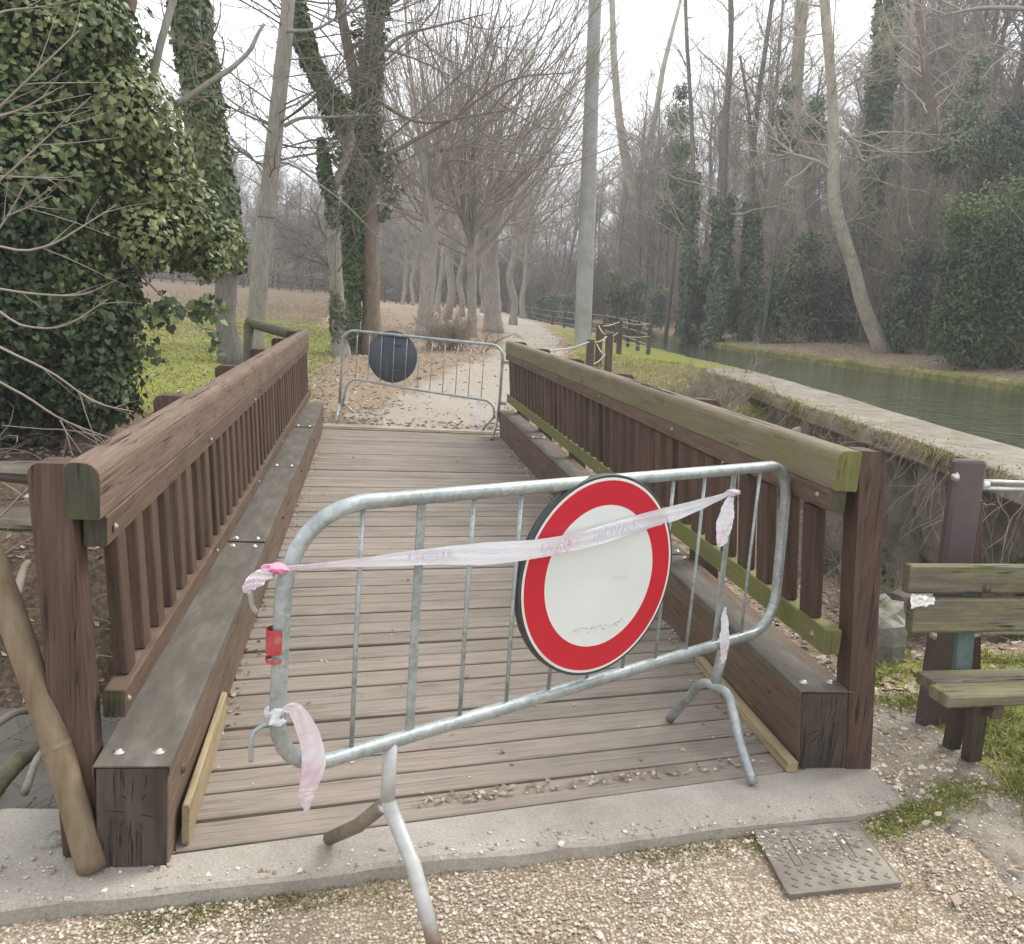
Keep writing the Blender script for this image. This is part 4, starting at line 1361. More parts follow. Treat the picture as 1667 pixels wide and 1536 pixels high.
# recessed face below
yf_ = np.arange(-3, 18.2, .12); zf_ = np.linspace(-1.6, .43, 16)
YF, ZF = np.meshgrid(yf_, zf_, indexing='ij')
rw = np.random.RandomState(18)
XF = fx(WIN, YF) + .14 + .05 * np.sin(YF * 2.3 + ZF * 3) + .04 * np.sin(YF * 7.1 - ZF * 5) + .018 * rw.randn(*YF.shape) + .10 * (np.sin(YF * 1.1 + 2) > .55) * (ZF < .2)
ii = np.arange(YF.size).reshape(YF.shape)
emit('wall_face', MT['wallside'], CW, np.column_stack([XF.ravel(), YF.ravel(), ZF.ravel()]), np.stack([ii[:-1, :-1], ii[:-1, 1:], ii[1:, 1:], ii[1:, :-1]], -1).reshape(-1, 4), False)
for y, w_, h_ in ((5.6, .22, 1.8), (10.9, .26, 1.3)):
    x_ = fx(WIN, y)
    piece('pier', MT['wallside'], CW, (x_ + .10, y, .44 - h_), (x_ + .07, y, .455), .14, w_, up=(0, 1, 0), cham=.02)
piece('pipe_stub', MT['kerb'], CW, (fx(WIN, 11.2) + .2, 11.2, .34), (fx(WIN, 11.2) - .12, 11.0, .30), .14, .10, cham=.03)

# far bank edging: low mossy concrete lip
yb_ = np.concatenate([np.arange(-3, 40, .4), np.arange(40, 90, 2)])
V = []
for y in yb_:
    x_ = fx(CR, y); jz = .02 * math.sin(y * 2.3) + .015 * math.sin(y * 5.1)
    V += [(x_ + .0, y, -.3), (x_ - .02, y, .66 + jz), (x_ + .03, y, .73 + jz), (x_ + .30, y, .75 + jz), (x_ + .34, y, .3)]
V = np.array(V); n = 5
q = np.arange(len(yb_) - 1)[:, None] * n; i = np.arange(n - 1)[None]
MT['lip'] = concrete('mossy_lip', (.14, .13, .055), (.26, .24, .09), (.38, .33, .15), moss=.5)
emit('canal_edging', MT['lip'], None, V, np.stack([q + i, q + i + 1, q + n + i + 1, q + n + i], -1).reshape(-1, 4), False, label='yellow mossy concrete edging of the far canal bank', cat='edging')

# ------------------------------------------------------------------ fences
def rail_fence(label, posts, h, w, rails, mat, sag=0.0, rr=.014, name='post_and_rail_fence', railmat=None, group=None, cat='fence'):
    """posts: list of base points; rails: list of heights"""
    c = np.mean(posts, axis=0)
    t = thing(name, label, cat, c, group)
    for k_, p in enumerate(posts):
        p = np.asarray(p, float)
        piece('post', mat, t, p - [0, 0, .2], p + [.0, 0, h * (1 + .02 * math.sin(k_ * 7))], w, w, up=(0, 1, 0), cham=.01)
    for a_, b_ in zip(posts[:-1], posts[1:]):
        a_, b_ = np.asarray(a_, float), np.asarray(b_, float)
        for z in rails:
            m_ = (a_ + b_) / 2 + [0, 0, z - sag]
            V, Fs = tube([a_ + [0, 0, z], m_, b_ + [0, 0, z]], rr, 5)
            emit('rail', railmat or mat, t, V, Fs, True)
    return t


fpx = [(1055, 574), (1038, 566), (1022, 559), (1002, 552), (982, 546), (961, 541), (939, 537), (918, 533), (899, 530), (879, 526), (861, 522), (843, 518)]
fps = []
for (x_, y_), Y_ in zip(fpx, np.linspace(24.5, 27, 1).tolist() + [26.8, 29.2, 32, 35, 38, 41.5, 45, 48.5, 52, 56, 60]):
    p = aty(x_, y_, Y_)
    p[2] = max(p[2], T(p[0], p[1]) - .05); fps.append(p)
rail_fence('long low dark post fence with pale rails following the canal edge', fps, .80, .10, (.76, .48, .20), MT['fence'], .0, .014, railmat=MT['rope'])
# short rope fence near the far end of the bridge: posts in image order
rp = [(960, 612, 15.0), (990, 612, 16.0), (974, 598, 17.6), (1008, 573, 22.5)]
rb_ = []
for x_, y_, Y_ in rp:
    p = aty(x_, y_, Y_); p[2] = T(p[0], p[1]); rb_.append(p)
tops = [aty(960, 552, 15.0), aty(990, 542, 16.0), aty(974, 527, 17.6), aty(1008, 521, 22.5)]
RF = thing('rope_fence', 'four stout dark posts linked by slack pale ropes behind the right railing', 'fence', np.mean(rb_, axis=0))
for b0_, t0_ in zip(rb_, tops):
    wv = .10
    t0_ = np.array([b0_[0] * .4 + t0_[0] * .6, b0_[1], t0_[2]])
    piece('post', MT['fence'], RF, b0_ - [0, 0, .2], t0_, .115, .115, up=(0, 1, 0), cham=.012)
def rope(a_, b_, sag=.05, r=.012):
    a_, b_ = np.array(a_, float), np.array(b_, float)
    P = smooth_path([a_, (a_ + b_) / 2 - [0, 0, sag], b_], 6)
    V, Fs = tube(P, r, 6)
    emit('rope', MT['rope'], RF, V, Fs, True)
farend = aty(893, 571, 12.0)
rope(farend, tops[0] - [0, 0, .04], .03); rope(tops[0] - [0, 0, .04], tops[1] - [0, 0, .05], .05)
rope(tops[1] - [0, 0, .02], tops[2] - [0, 0, .02], .06); rope(tops[2] - [0, 0, .05], tops[3] - [0, 0, .04], .03)
rope(tops[0] - [0, 0, .42], tops[1] - [0, 0, .36], .06); rope(tops[1] - [0, 0, .40], tops[2] - [0, 0, .38], .04)
rope(tops[2] - [0, 0, .35], tops[3] - [0, 0, .3], .05)
rope(tops[3] - [0, 0, .02], fps[0] + [0, 0, .78], .05); rope(tops[3] - [0, 0, .35], fps[0] + [0, 0, .45], .05); rope(tops[3] - [0, 0, .5], fps[0] + [0, 0, .1], -.02)
# field fence, far left
fl_ = []
for px_ in np.linspace(205, 760, 30):
    py_ = np.interp(px_, [205, 420, 550, 640, 760], [454, 463, 474, 489, 506])
    Y_ = np.interp(px_, [205, 550, 640, 760], [68, 70, 72, 72])
    p = aty(px_, py_, Y_); p[2] = T(p[0], p[1]); fl_.append(p)
rail_fence('distant brown field fence running along the wood edge on the left', fl_, 1.15, .13, (1.05, .65, .3), MT['fence'], 0, .045, name='field_fence')
# short log rail behind the left railing
LR = thing('log_rail', 'mossy round log rail on a dark post behind the far left end of the railing', 'rail', (-1.4, 11.2, .3))
V, Fs = tube(smooth_path([aty(402, 523, 11.6), aty(440, 534, 11.5), aty(483, 546, 11.3)], 4), [.062, .062, .064, .064, .066, .066, .066, .066, .066], 12)
emit('log', MT['log'], LR, V, Fs, True)
pt_ = aty(405, 530, 11.6)
V, Fs = tube([pt_ - [0, 0, .9], pt_ + [0, 0, .02]], .06, 12)
emit('post', MT['log'], LR, V, Fs, True)

# ================================================================== vegetation
def grow(P0, D0, L, R0, K, wob, trop, rr, taper=.35):
    N = len(P0)
    P = np.empty((N, K, 3)); P[:, 0] = P0
    d = nrm(D0); st = (L / (K - 1))[:, None]
    for k in range(1, K):
        P[:, k] = P[:, k - 1] + d * st
        d = nrm(d + wob * rr.randn(N, 3) + np.array([0, 0, trop]))
    R = R0[:, None] * (1 - (1 - taper) * np.linspace(0, 1, K))[None]
    return P, R


def kids(P, R, n, t0, t1, ang, ln, rad, K, wob, trop, rr, taper=.35, fall=.45, side=None):
    """n children per parent"""
    N, K0, _ = P.shape
    t = rr.uniform(t0, t1, (N, n)); f = t * (K0 - 1)
    i0 = np.clip(f.astype(int), 0, K0 - 2); fr = (f - i0)[..., None]
    pi = np.arange(N)[:, None]
    A, B_ = P[pi, i0], P[pi, i0 + 1]
    pos = (A * (1 - fr) + B_ * fr).reshape(-1, 3)
    tg = nrm(B_ - A).reshape(-1, 3)
    pr = R[pi, i0].reshape(-1)
    rv = nrm(rr.randn(len(pos), 3)); perp = nrm(np.cross(tg, rv))
    a = np.radians(rr.uniform(ang[0], ang[1], len(pos)))[:, None]
    D = tg * np.cos(a) + perp * np.sin(a)
    if side is not None: D = nrm(D + np.asarray(side))
    tt = t.reshape(-1)
    L = rr.uniform(ln[0], ln[1], len(pos)) * (1 - fall * (tt - t0) / max(t1 - t0, .01))
    R0 = np.minimum(rad * rr.uniform(.7, 1.3, len(pos)), pr * .75)
    return grow(pos, D, L, R0, K, wob, trop, rr, taper)


def resample(pts, radii, n):
    p = smooth_path(pts, 8)
    d = np.concatenate([[0], np.cumsum(np.linalg.norm(np.diff(p, axis=0), axis=1))])
    tt = np.linspace(0, d[-1], n)
    q = np.column_stack([np.interp(tt, d, p[:, k]) for k in range(3)])
    r = np.interp(tt / d[-1], np.linspace(0, 1, len(radii)), radii)
    return q, r


def knobbly(V, amp, seed, fr=3.0):
    """small uneven swelling of a trunk surface"""
    r2 = np.random.RandomState(seed); k = r2.uniform(fr, fr * 2.5, (3, 3)); ph = r2.uniform(0, 6, 3)
    s = np.sin(V @ k.T + ph).prod(1)
    k2 = r2.uniform(fr * 4, fr * 8, (3, 3)); s2 = np.sin(V @ k2.T + ph[::-1]).prod(1)
    c = V.copy(); c[:, :2] += (amp * (s + .5 * s2))[:, None] * np.array([1, .7])
    return c


def bare_tree(name, label, trunk, radii, levels, bark_m, twig_m, seed, group=None, limbs=(), cat='tree', flare=1.35, S=12, amp=.012, extra_parents=True):
    rr = np.random.RandomState(seed)
    t = thing(name, label, cat, trunk[0], group)
    q, r = resample(trunk, radii, 26)
    r = r.copy(); r[0] *= flare; r[1] *= 1 + (flare - 1) * .35
    r *= 1 + .03 * rr.randn(len(r))
    q0 = q.copy(); q0[0, 2] -= .15
    V, Fs = tube(q0, r, S)
    emit('trunk', bark_m, t, knobbly(V, amp, seed), Fs, True)
    parents = [(q[None], r[None])]
    for lp, lr in limbs:
        lq, lrr = resample(lp, lr, 16)
        V, Fs = tube(lq, lrr, 8)
        emit('limb', bark_m, t, knobbly(V, amp * .5, seed + 3), Fs, True)
        parents.append((lq[None], lrr[None]))
    geo = []
    lim = None
    for i, lv in enumerate(levels):
        src = parents if i == 0 else [lim]
        Ps, Rs = [], []
        for k_, (P, R) in enumerate(src):
            n = lv['n'] if (i or k_ == 0) else max(2, int(lv['n'] * lv.get('limbshare', .35)))
            P2, R2 = kids(P, R, n, lv['t'][0], lv['t'][1], lv['ang'], lv['len'], lv['r'], lv['K'], lv['wob'], lv['trop'], rr, lv.get('taper', .35), lv.get('fall', .45), lv.get('side'))
            Ps.append(P2); Rs.append(R2)
        lim = (np.concatenate(Ps), np.concatenate(Rs))
        geo.append(tubes(lim[0], lim[1], lv.get('S', 3)))
    V, Fs = join(geo)
    emit('crown', twig_m, t, V, Fs, True)
    return t


def pxl(pts, Y):
    Y = np.broadcast_to(Y, (len(pts),))
    return [aty(p[0], p[1], y) for p, y in zip(pts, Y)]


LEAF = {
    'ivy': (np.array([(0, -.18, 0), (.46, -.38, -.10), (.52, .12, -.12), (0, .78, 0.02), (-.52, .12, -.12), (-.46, -.38, -.10)]), np.array([[0, 1, 2, 3], [0, 3, 4, 5]])),
    'oval': (np.array([(0, -.5, 0), (.30, -.05, .10), (0, .55, .02), (-.30, -.05, .10)]), np.array([[0, 1, 2, 0], [0, 2, 3, 0]])[:, :3]),
    'dead': (np.array([(0, -.5, .05), (.36, -.15, .16), (.22, .3, .06), (0, .58, .12), (-.30, .22, .0), (-.34, -.18, .14)]), np.array([[0, 1, 2, 3], [0, 3, 4, 5]])),
}


def leaves(Cn, N, size, rr, shape='ivy', tip=(0, 0, -1), jit=.5):
    Cn = np.asarray(Cn, float); n = len(Cn)
    N = nrm(np.asarray(N, float) + jit * rr.randn(n, 3))
    tp_ = nrm(np.asarray(tip, float)[None] + .45 * rr.randn(n, 3))
    b_ = nrm(np.cross(N, tp_)); t_2 = np.cross(b_, N)
    sz = size * rr.uniform(.45, 1.4, n)
    out, fc = LEAF[shape]
    V = Cn[:, None] + sz[:, None, None] * (out[None, :, 0:1] * b_[:, None] + out[None, :, 1:2] * t_2[:, None] + out[None, :, 2:3] * N[:, None])
    Fq = (np.arange(n)[:, None, None] * len(out) + fc[None]).reshape(-1, fc.shape[1])
    return V.reshape(-1, 3), [Fq], np.repeat(rr.rand(n), len(out))


def fbm3(P, seed, f):
    r2 = np.random.RandomState(seed); out = 0
    for o in range(3):
        k = r2.randn(3, 3) * f * 2 ** o
        out = out + np.sin(P @ k.T + r2.uniform(0, 6, 3)).sum(1) / (2 ** o)
    return out / 4


def ivy_on(parent, path, radii, n, size, seed, mat='ivy', name='ivy', t0=0, t1=1, shape='ivy', shag=.35, kind=None):
    """leaves clothing a trunk path"""
    rr = np.random.RandomState(seed)
    q, r = resample(path, radii, 60)
    f = rr.uniform(t0, t1, n) * 59; i0 = np.clip(f.astype(int), 0, 58); fr = (f - i0)[:, None]
    c = q[i0] * (1 - fr) + q[i0 + 1] * fr; tg = nrm(q[i0 + 1] - q[i0]); rad = r[i0]
    pv = nrm(np.cross(tg, rr.randn(n, 3)))
    base = c + pv * rad[:, None]
    bul = 1 + shag * fbm3(base, seed, 2.2) + .18 * np.abs(rr.randn(n)) * rr.rand(n)
    keep = rr.rand(n) < np.clip(1.1 + 1.2 * fbm3(base, seed + 5, 1.6), .15, 1)
    P = c + pv * (rad * bul * rr.uniform(.75, 1.06, n))[:, None]
    P, N = P[keep], (pv + np.array([0, 0, .35]))[keep]
    V, Fs, rn = leaves(P, N, size, rr, shape)
    # whole sprays share a tone
    rn = np.clip(.55 * rn + .45 * np.repeat(.5 + .9 * fbm3(P, seed + 9, 1.8), len(LEAF[shape][0])), 0, 1)
    return emit(name, MT[mat], parent, V, Fs, False, {'rnd': rn}, kind=kind)


def leaf_blobs(parent, blobs, dens, size, seed, mat='ivy', name='ivy', shape='ivy', core=True, flat=1.0, core_m='core', tone=0.0, rmin=.66):
    """blobs: (centre, radius). leaves on the union of lumpy balls, dark filler cores inside block light"""
    rr = np.random.RandomState(seed)
    Cs = np.array([b_[0] for b_ in blobs]); Rs_ = np.array([b_[1] for b_ in blobs])
    Pl, Nl = [], []
    for c, r in blobs:
        n = int(dens * 4 * PI * r * r / (size * size))
        d = nrm(rr.randn(n, 3))
        lump = 1 + .22 * fbm3(d * r + c, seed, 2.0 / max(r, .2) ** .5) + .10 * fbm3(d * r + c, seed + 1, 7)
        rad = r * lump * (1 - (.32 if core else .75) * rr.rand(n) ** (2.2 if core else 1.3))
        if not core: rad *= 1.2 + .35 * rr.rand(n) ** 4
        else: rad *= 1 + .30 * rr.rand(n) ** 7
        P = c + d * rad[:, None] * np.array([1, 1, flat])
        dist = np.linalg.norm(P[:, None] - Cs[None], axis=2) / Rs_[None]
        ok = (dist.min(1) > rmin)
        Pl.append(P[ok]); Nl.append(d[ok])
    P = np.concatenate(Pl); N = np.concatenate(Nl) + np.array([0, 0, .45])
    V, Fs, rn = leaves(P, N, size, rr, shape)
    rn = np.clip(.5 * rn + .5 * np.repeat(.5 + tone + 1.6 * fbm3(P, seed + 9, 1.3), len(LEAF[shape][0])), 0, 1)
    emit(name, MT[mat], parent, V, Fs, False, {'rnd': rn})
    if core:  # added near-black balls that stop light showing through the leaves
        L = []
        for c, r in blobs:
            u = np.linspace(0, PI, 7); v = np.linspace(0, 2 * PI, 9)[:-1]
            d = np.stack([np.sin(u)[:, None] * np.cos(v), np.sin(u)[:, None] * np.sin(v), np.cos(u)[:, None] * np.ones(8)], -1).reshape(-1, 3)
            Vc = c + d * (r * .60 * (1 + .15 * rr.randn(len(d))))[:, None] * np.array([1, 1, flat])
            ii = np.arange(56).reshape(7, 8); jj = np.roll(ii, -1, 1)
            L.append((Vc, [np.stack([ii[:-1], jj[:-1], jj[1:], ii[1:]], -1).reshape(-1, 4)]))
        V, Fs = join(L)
        emit('dark_filler', MT[core_m], parent, V, Fs)


# ---- big ivy-smothered tree on the left bank
YI = 8.3
IV = thing('ivy_tree', 'huge tree at the left smothered in dark ivy down to its roots', 'tree', (-3.0, YI, .1))
bl = [(60, 60, 140), (-60, 150, 150), (150, 40, 55), (110, 160, 105), (195, 175, 72), (40, 290, 150), (170, 275, 90), (250, 235, 50), (245, 310, 66),
      (300, 350, 52), (350, 392, 38), (295, 402, 44), (90, 410, 125), (235, 385, 52), (20, 490, 150), (140, 505, 78), (120, 590, 92), (20, 620, 125), (160, 640, 55),
      (180, 560, 45), (190, 470, 38), (340, 425, 26), (-90, 400, 150), (-90, 560, 140), (-60, -80, 150), (90, -60, 100)]
bw = []
r2 = np.random.RandomState(2)
for x_, y_, r_ in bl:
    Yb = YI + .5 * r2.randn() * .5 + (.25 if x_ > 240 else 0)
    c = aty(x_, y_, Yb); bw.append((c, r_ / F * Yb))
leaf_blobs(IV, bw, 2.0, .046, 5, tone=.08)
for st in ([(60, 760), (70, 600), (60, 400), (40, 200), (50, -50)], [(150, 740), (140, 600), (150, 450), (120, 250), (140, 0)], [(-40, 760), (-30, 500), (-60, 200)]):
    q, r = resample(pxl(st, YI + .15), [.26, .2, .16, .12], 20)
    r[0] *= 1.5
    V, Fs = tube(q, r, 12)
    emit('trunk', MT['bark_brown'], IV, knobbly(V, .03, 4), Fs, True)
# bare brown limbs rising out of the ivy
for st, ra in (([(186, 160), (197, 95), (208, 30), (222, -40)], [.055, .045, .04]), ([(244, 145), (262, 70), (284, -10), (300, -60)], [.034, .03, .028]),
               ([(284, 172), (340, 135), (395, 95), (430, 38)], [.028, .022, .013]), ([(115, 60), (117, 20), (112, -30)], [.03, .026, .022])):
    q, r = resample(pxl(st, YI - .25), ra, 14)
    V, Fs = tube(q, r, 8)
    emit('limb', MT['bark_brown'] if ra[0] > .033 and ra[0] > .05 else MT['bark_grey'], IV, knobbly(V, .006, 6, 8), Fs, True)
# a spray reaching right with a few leaves, below the crown
tw = pxl([(222, 440), (262, 480), (300, 510), (345, 545)], YI - .3)
q, r = resample(tw, [.010, .007, .003], 14)
sp = [tube(q, r, 5)]
q2, r_2 = resample(pxl([(225, 515), (250, 508), (275, 520)], YI - .3), [.008, .003], 8); sp.append(tube(q2, r_2, 5))
q3, r_3 = resample(pxl([(283, 482), (300, 500), (330, 505), (352, 500)], YI - .3), [.006, .003], 8); sp.append(tube(q3, r_3, 5))
V, Fs = join(sp); emit('spray', MT['twig'], IV, V, Fs, True)
rr = np.random.RandomState(77)
cc = np.concatenate([q[5:9] + [0, 0, -.02], q2[3:], q3[4:], np.array(pxl([(340, 500), (350, 510), (335, 515), (352, 560), (262, 520), (240, 515), (238, 570), (250, 575)], YI - .3))])
cc = np.repeat(cc, 7, axis=0) + rr.randn(len(cc) * 7, 3) * .045
V, Fs, rn = leaves(cc, np.tile([0, -1, .3], (len(cc), 1)), .065, rr)
emit('spray_leaves', MT['ivy'], IV, V, Fs, False, {'rnd': rn})

# ---- second tree with an ivy sleeve
p0 = hit(378, 592)
Y0 = p0[1]
tr0 = pxl([(378, 592), (366, 505), (369, 440), (354, 330), (336, 250), (329, 170), (312, 60), (300, -80)], Y0)
k0 = Y0 / F
T0 = bare_tree('ivy_clad_tree', 'tree with a rough bare foot and thick ivy sleeve right of the big ivy tree', tr0, [18 * k0, 17 * k0, 15 * k0, 12 * k0, 9 * k0],
               [dict(n=16, t=(.5, 1), ang=(40, 90), len=(.8, 2.2), r=.02, K=6, wob=.16, trop=.06), dict(n=5, t=(.2, 1), ang=(30, 70), len=(.4, 1.0), r=.008, K=5, wob=.2, trop=.02),
                dict(n=4, t=(.2, 1), ang=(30, 70), len=(.2, .5), r=.004, K=4, wob=.2, trop=0)], MT['bark_dark'], MT['twig'], 31, amp=.03)
ivy_on(T0, tr0, [20 * k0, 20 * k0, 27 * k0, 27 * k0, 28 * k0, 27 * k0, 26 * k0, 24 * k0], 15000, .075, 32, t0=.24, t1=1.0)

# ---- smooth grey leaning tree
p1 = hit(411, 580); Y1 = p1[1] + .4; k1 = Y1 / F
tr1 = pxl([(411, 578), (418, 500), (430, 380), (445, 240), (457, 130), (468, 20), (478, -120)], Y1)
TL_ = bare_tree('leaning_tree', 'smooth grey leaning tree with long arching bare twigs beside the left railing', tr1, [15 * k1, 14 * k1, 13 * k1, 12 * k1, 10.5 * k1, 9 * k1],
                [dict(n=30, t=(.38, 1), ang=(55, 95), len=(1.4, 3.6), r=.017, K=8, wob=.07, trop=.035, fall=.2), dict(n=6, t=(.15, 1), ang=(25, 60), len=(.5, 1.5), r=.007, K=6, wob=.10, trop=.01),
                 dict(n=4, t=(.1, 1), ang=(20, 60), len=(.25, .7), r=.0038, K=4, wob=.12, trop=0)], MT['bark_grey'], MT['twig'], 41,
                limbs=[(pxl([(462, 205), (490, 192), (540, 190), (600, 186)], Y1 - .2), [.034, .026, .016, .008]), (pxl([(466, 50), (510, 48), (545, 30), (575, 0)], Y1 - .3), [.034, .026, .018, .010]),
                       (pxl([(442, 262), (480, 270), (520, 300), (560, 330), (620, 390)], Y1), [.022, .018, .012, .005]), (pxl([(437, 300), (400, 245), (350, 240)], Y1), [.018, .012, .005])], amp=.006)
V, Fs = tube([pxl([(433, 352)], Y1)[0] - [.0, 0, .01], pxl([(433, 345)], Y1)[0] + [0, 0, .01]], 15.5 * k1, 12, False)
emit('bark_ring', MT['bark_grey'], TL_, V, Fs, True)

# ---- the brown tree and its ivied neighbour behind the far barrier
p2 = hit(592, 577); Y2 = p2[1]; k2 = Y2 / F
trA = pxl([(604, 577), (604, 480), (602, 380), (598, 290), (594, 200), (601, 120), (612, 60), (630, -40)], Y2)
lvA = [dict(n=20, t=(.35, 1), ang=(40, 85), len=(1.5, 4.2), r=.024, K=8, wob=.09, trop=.04, fall=.3), dict(n=5, t=(.15, 1), ang=(25, 60), len=(.6, 1.8), r=.008, K=6, wob=.12, trop=.03),
       dict(n=4, t=(.1, 1), ang=(20, 60), len=(.3, .8), r=.0045, K=4, wob=.15, trop=.0)]
TA = bare_tree('forked_tree', 'brown trunked forked tree with ivy climbing its left side', trA, [16 * k2, 14 * k2, 13 * k2, 12 * k2, 10 * k2, 7 * k2], lvA, MT['bark_brown'], MT['twig'], 51,
               limbs=[(pxl([(594, 205), (580, 140), (565, 70), (552, 0), (545, -60)], Y2), [.13, .10, .085, .07]),
                      (pxl([(610, 262), (680, 225), (740, 190), (830, 130), (930, 118)], Y2 - .3), [.045, .034, .022, .008]),
                      (pxl([(608, 160), (680, 198), (760, 190), (870, 170)], Y2 - .4), [.04, .028, .018, .008]),
                      (pxl([(606, 100), (650, 60), (720, 40), (800, 20)], Y2 - .4), [.04, .028, .018, .008])], amp=.015)
ivA = pxl([(577, 578), (575, 480), (576, 380), (582, 300), (590, 210), (600, 120), (612, 40), (622, -40)], Y2 - .05)
ivy_on(TA, ivA, [13 * k2, 13 * k2, 14 * k2, 16 * k2, 19 * k2, 16 * k2, 14 * k2, 13 * k2], 10500, .066, 52, shag=.55)
bls = [(625, 270, 20), (635, 310, 18), (618, 235, 20), (560, 190, 26), (545, 245, 18), (622, 345, 14), (600, 60, 26)]
leaf_blobs(TA, [(aty(x_, y_, Y2 + .1), r_ * k2) for x_, y_, r_ in bls], 1.6, .075, 53, core=False)
trD = pxl([(556, 582), (548, 470), (542, 380), (538, 312)], Y2 - .6)
TD = bare_tree('slim_ivy_tree', 'slim ivy speckled tree with an ivy laden arm sweeping up to the left', trD, [14 * k2, 11 * k2, 10 * k2, 9 * k2],
               [dict(n=8, t=(.4, 1), ang=(40, 85), len=(.8, 2.4), r=.02, K=7, wob=.1, trop=.05), dict(n=5, t=(.2, 1), ang=(30, 60), len=(.5, 1.2), r=.008, K=5, wob=.14, trop=.02),
                dict(n=4, t=(.2, 1), ang=(30, 60), len=(.2, .6), r=.004, K=4, wob=.15, trop=0)], MT['bark_grey'], MT['twig'], 54,
               limbs=[(pxl([(538, 315), (560, 270), (572, 215), (545, 170), (515, 120), (490, 50), (478, -30)], Y2 - .6), [.08, .075, .07, .06]),
                      (pxl([(538, 312), (528, 270), (520, 235)], Y2 - .6), [.07, .06, .045])], amp=.01)
ivy_on(TD, trD, [11 * k2, 10 * k2, 11 * k2], 2600, .06, 55, shag=.6)
ivy_on(TD, pxl([(572, 215), (545, 170), (515, 120), (490, 50), (472, -30)], Y2 - .6), [16 * k2, 17 * k2, 14 * k2, 11 * k2, 10 * k2], 4800, .066, 56, shag=.7)
ivy_on(TD, pxl([(538, 312), (530, 275), (522, 225)], Y2 - .6), [10 * k2, 13 * k2, 9 * k2, 2 * k2], 1300, .066, 57, shag=.7)

# ---- pollarded row along the path
LVP = [dict(n=30, t=(.5, 1), ang=(15, 75), len=(4.0, 8.0), r=.028, K=9, wob=.08, trop=.10, fall=.2, S=4), dict(n=8, t=(.1, .95), ang=(18, 45), len=(1.2, 3.0), r=.009, K=6, wob=.09, trop=.06),
       dict(n=6, t=(.1, 1), ang=(18, 45), len=(.5, 1.2), r=.0045, K=4, wob=.10, trop=.03)]
pol = [('pale pollarded tree just behind the far barrier, with a stubby side branch', [(690, 548), (697, 450), (699, 350), (692, 250), (690, 215)], [15, 14, 13, 12, 11], 61,
        [([(696, 250), (715, 238), (735, 240), (752, 234)], [10, 9, 7, 4]), ([(703, 312), (715, 280), (728, 262), (746, 258)], [5, 4.5, 4, 3]), ([(692, 357), (672, 352), (650, 338)], [4.5, 3.5, 2.5])]),
       ('thin grey trunked tree second in the row from the far barrier', [(769, 548), (768, 450), (768, 380), (756, 330)], [10, 9, 8, 6], 62, [([(768, 385), (790, 340), (800, 300)], [6, 5, 3])]),
       ('thick many stemmed tree with the broadest foot of the row', [(803, 541), (801, 470), (800, 400), (812, 330), (820, 260)], [19, 15, 13, 9, 7], 63, [([(798, 430), (785, 380), (770, 330)], [9, 7, 5])])]
for lab, tp_, ra, sd, lm in pol:
    pb = hit(*tp_[0]); Yq = pb[1]; kq = Yq / F
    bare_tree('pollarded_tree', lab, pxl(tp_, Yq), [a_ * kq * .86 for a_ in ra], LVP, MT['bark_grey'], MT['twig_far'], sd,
              group='trees in a row along the towpath', limbs=[(pxl(lp, Yq), [a_ * kq for a_ in lr]) for lp, lr in lm], amp=.03, flare=1.25)


# ---- prototypes copied into the woods
def copy_tree(root, loc, rz, sc, label=None, group=None, lean=(0, 0)):
    r = root.copy(); COL.objects.link(r)
    r.location = [float(c) for c in loc]; r.rotation_euler = (lean[0], lean[1], rz); r.scale = (sc, sc, sc)
    if label: r['label'] = label
    if group: r['group'] = group
    for ch_ in list(root.children):
        c = ch_.copy(); COL.objects.link(c); c.parent = r
    return r


def proto_tree(seed, Hh, kind):
    rr = np.random.RandomState(seed)
    pts = [np.array([0, 0, 0.0])]
    for k in range(1, 6):
        pts.append(pts[-1] + np.array([rr.randn() * .12, rr.randn() * .12, Hh / 5]))
    if kind == 'wood':
        lv = [dict(n=26, t=(.25, 1), ang=(25, 60), len=(1.8, Hh * .38), r=.035, K=7, wob=.10, trop=.08, fall=.5, S=4), dict(n=8, t=(.15, 1), ang=(20, 50), len=(.8, 2.4), r=.013, K=5, wob=.12, trop=.05),
              dict(n=6, t=(.1, 1), ang=(20, 50), len=(.4, 1.1), r=.0065, K=4, wob=.12, trop=.03)]
    else:
        lv = LVP
    return bare_tree('bare_tree', 'bare winter tree in the wood', pts, [.12, .105, .085, .06, .035] if kind == 'wood' else [.15, .13, .125, .115, .10], lv, MT['bark_dark'] if kind == 'wood' else MT['bark_grey'], MT['twig_far'], seed, amp=.03, S=8)


protos = [proto_tree(71, 11, 'wood'), proto_tree(72, 9.5, 'wood'), proto_tree(73, 12, 'wood'), proto_tree(74, 10, 'wood')]
prow = [proto_tree(75, 4.2, 'poll'), proto_tree(76, 4.8, 'poll')]
used = set()


def put(pr, x, y, rz, sc, label, group, lean=(0, 0)):
    z = float(T(x, y)) - .05
    if pr.name in used:
        return copy_tree(pr, (x, y, z), rz, sc, label, group, lean)
    used.add(pr.name)
    pr.location = (x, y, z); pr.rotation_euler = (lean[0], lean[1], rz); pr.scale = (sc,) * 3
    pr['label'] = label; pr['group'] = group
    return pr


r2 = np.random.RandomState(90)
# towpath row further away
for k_, (x_, y_) in enumerate(((672, 497), (728, 520), (752, 515), (712, 506), (835, 528), (852, 518), (784, 509), (655, 490))):
    p = hit(x_, y_); p[1] = min(p[1], 70); q = aty(x_, y_, p[1])
    o_ = put(prow[k_ % 2], q[0], q[1], r2.uniform(0, 6), r2.uniform(.9, 1.25), 'grey pollarded tree further along the towpath row', 'trees in a row along the towpath')
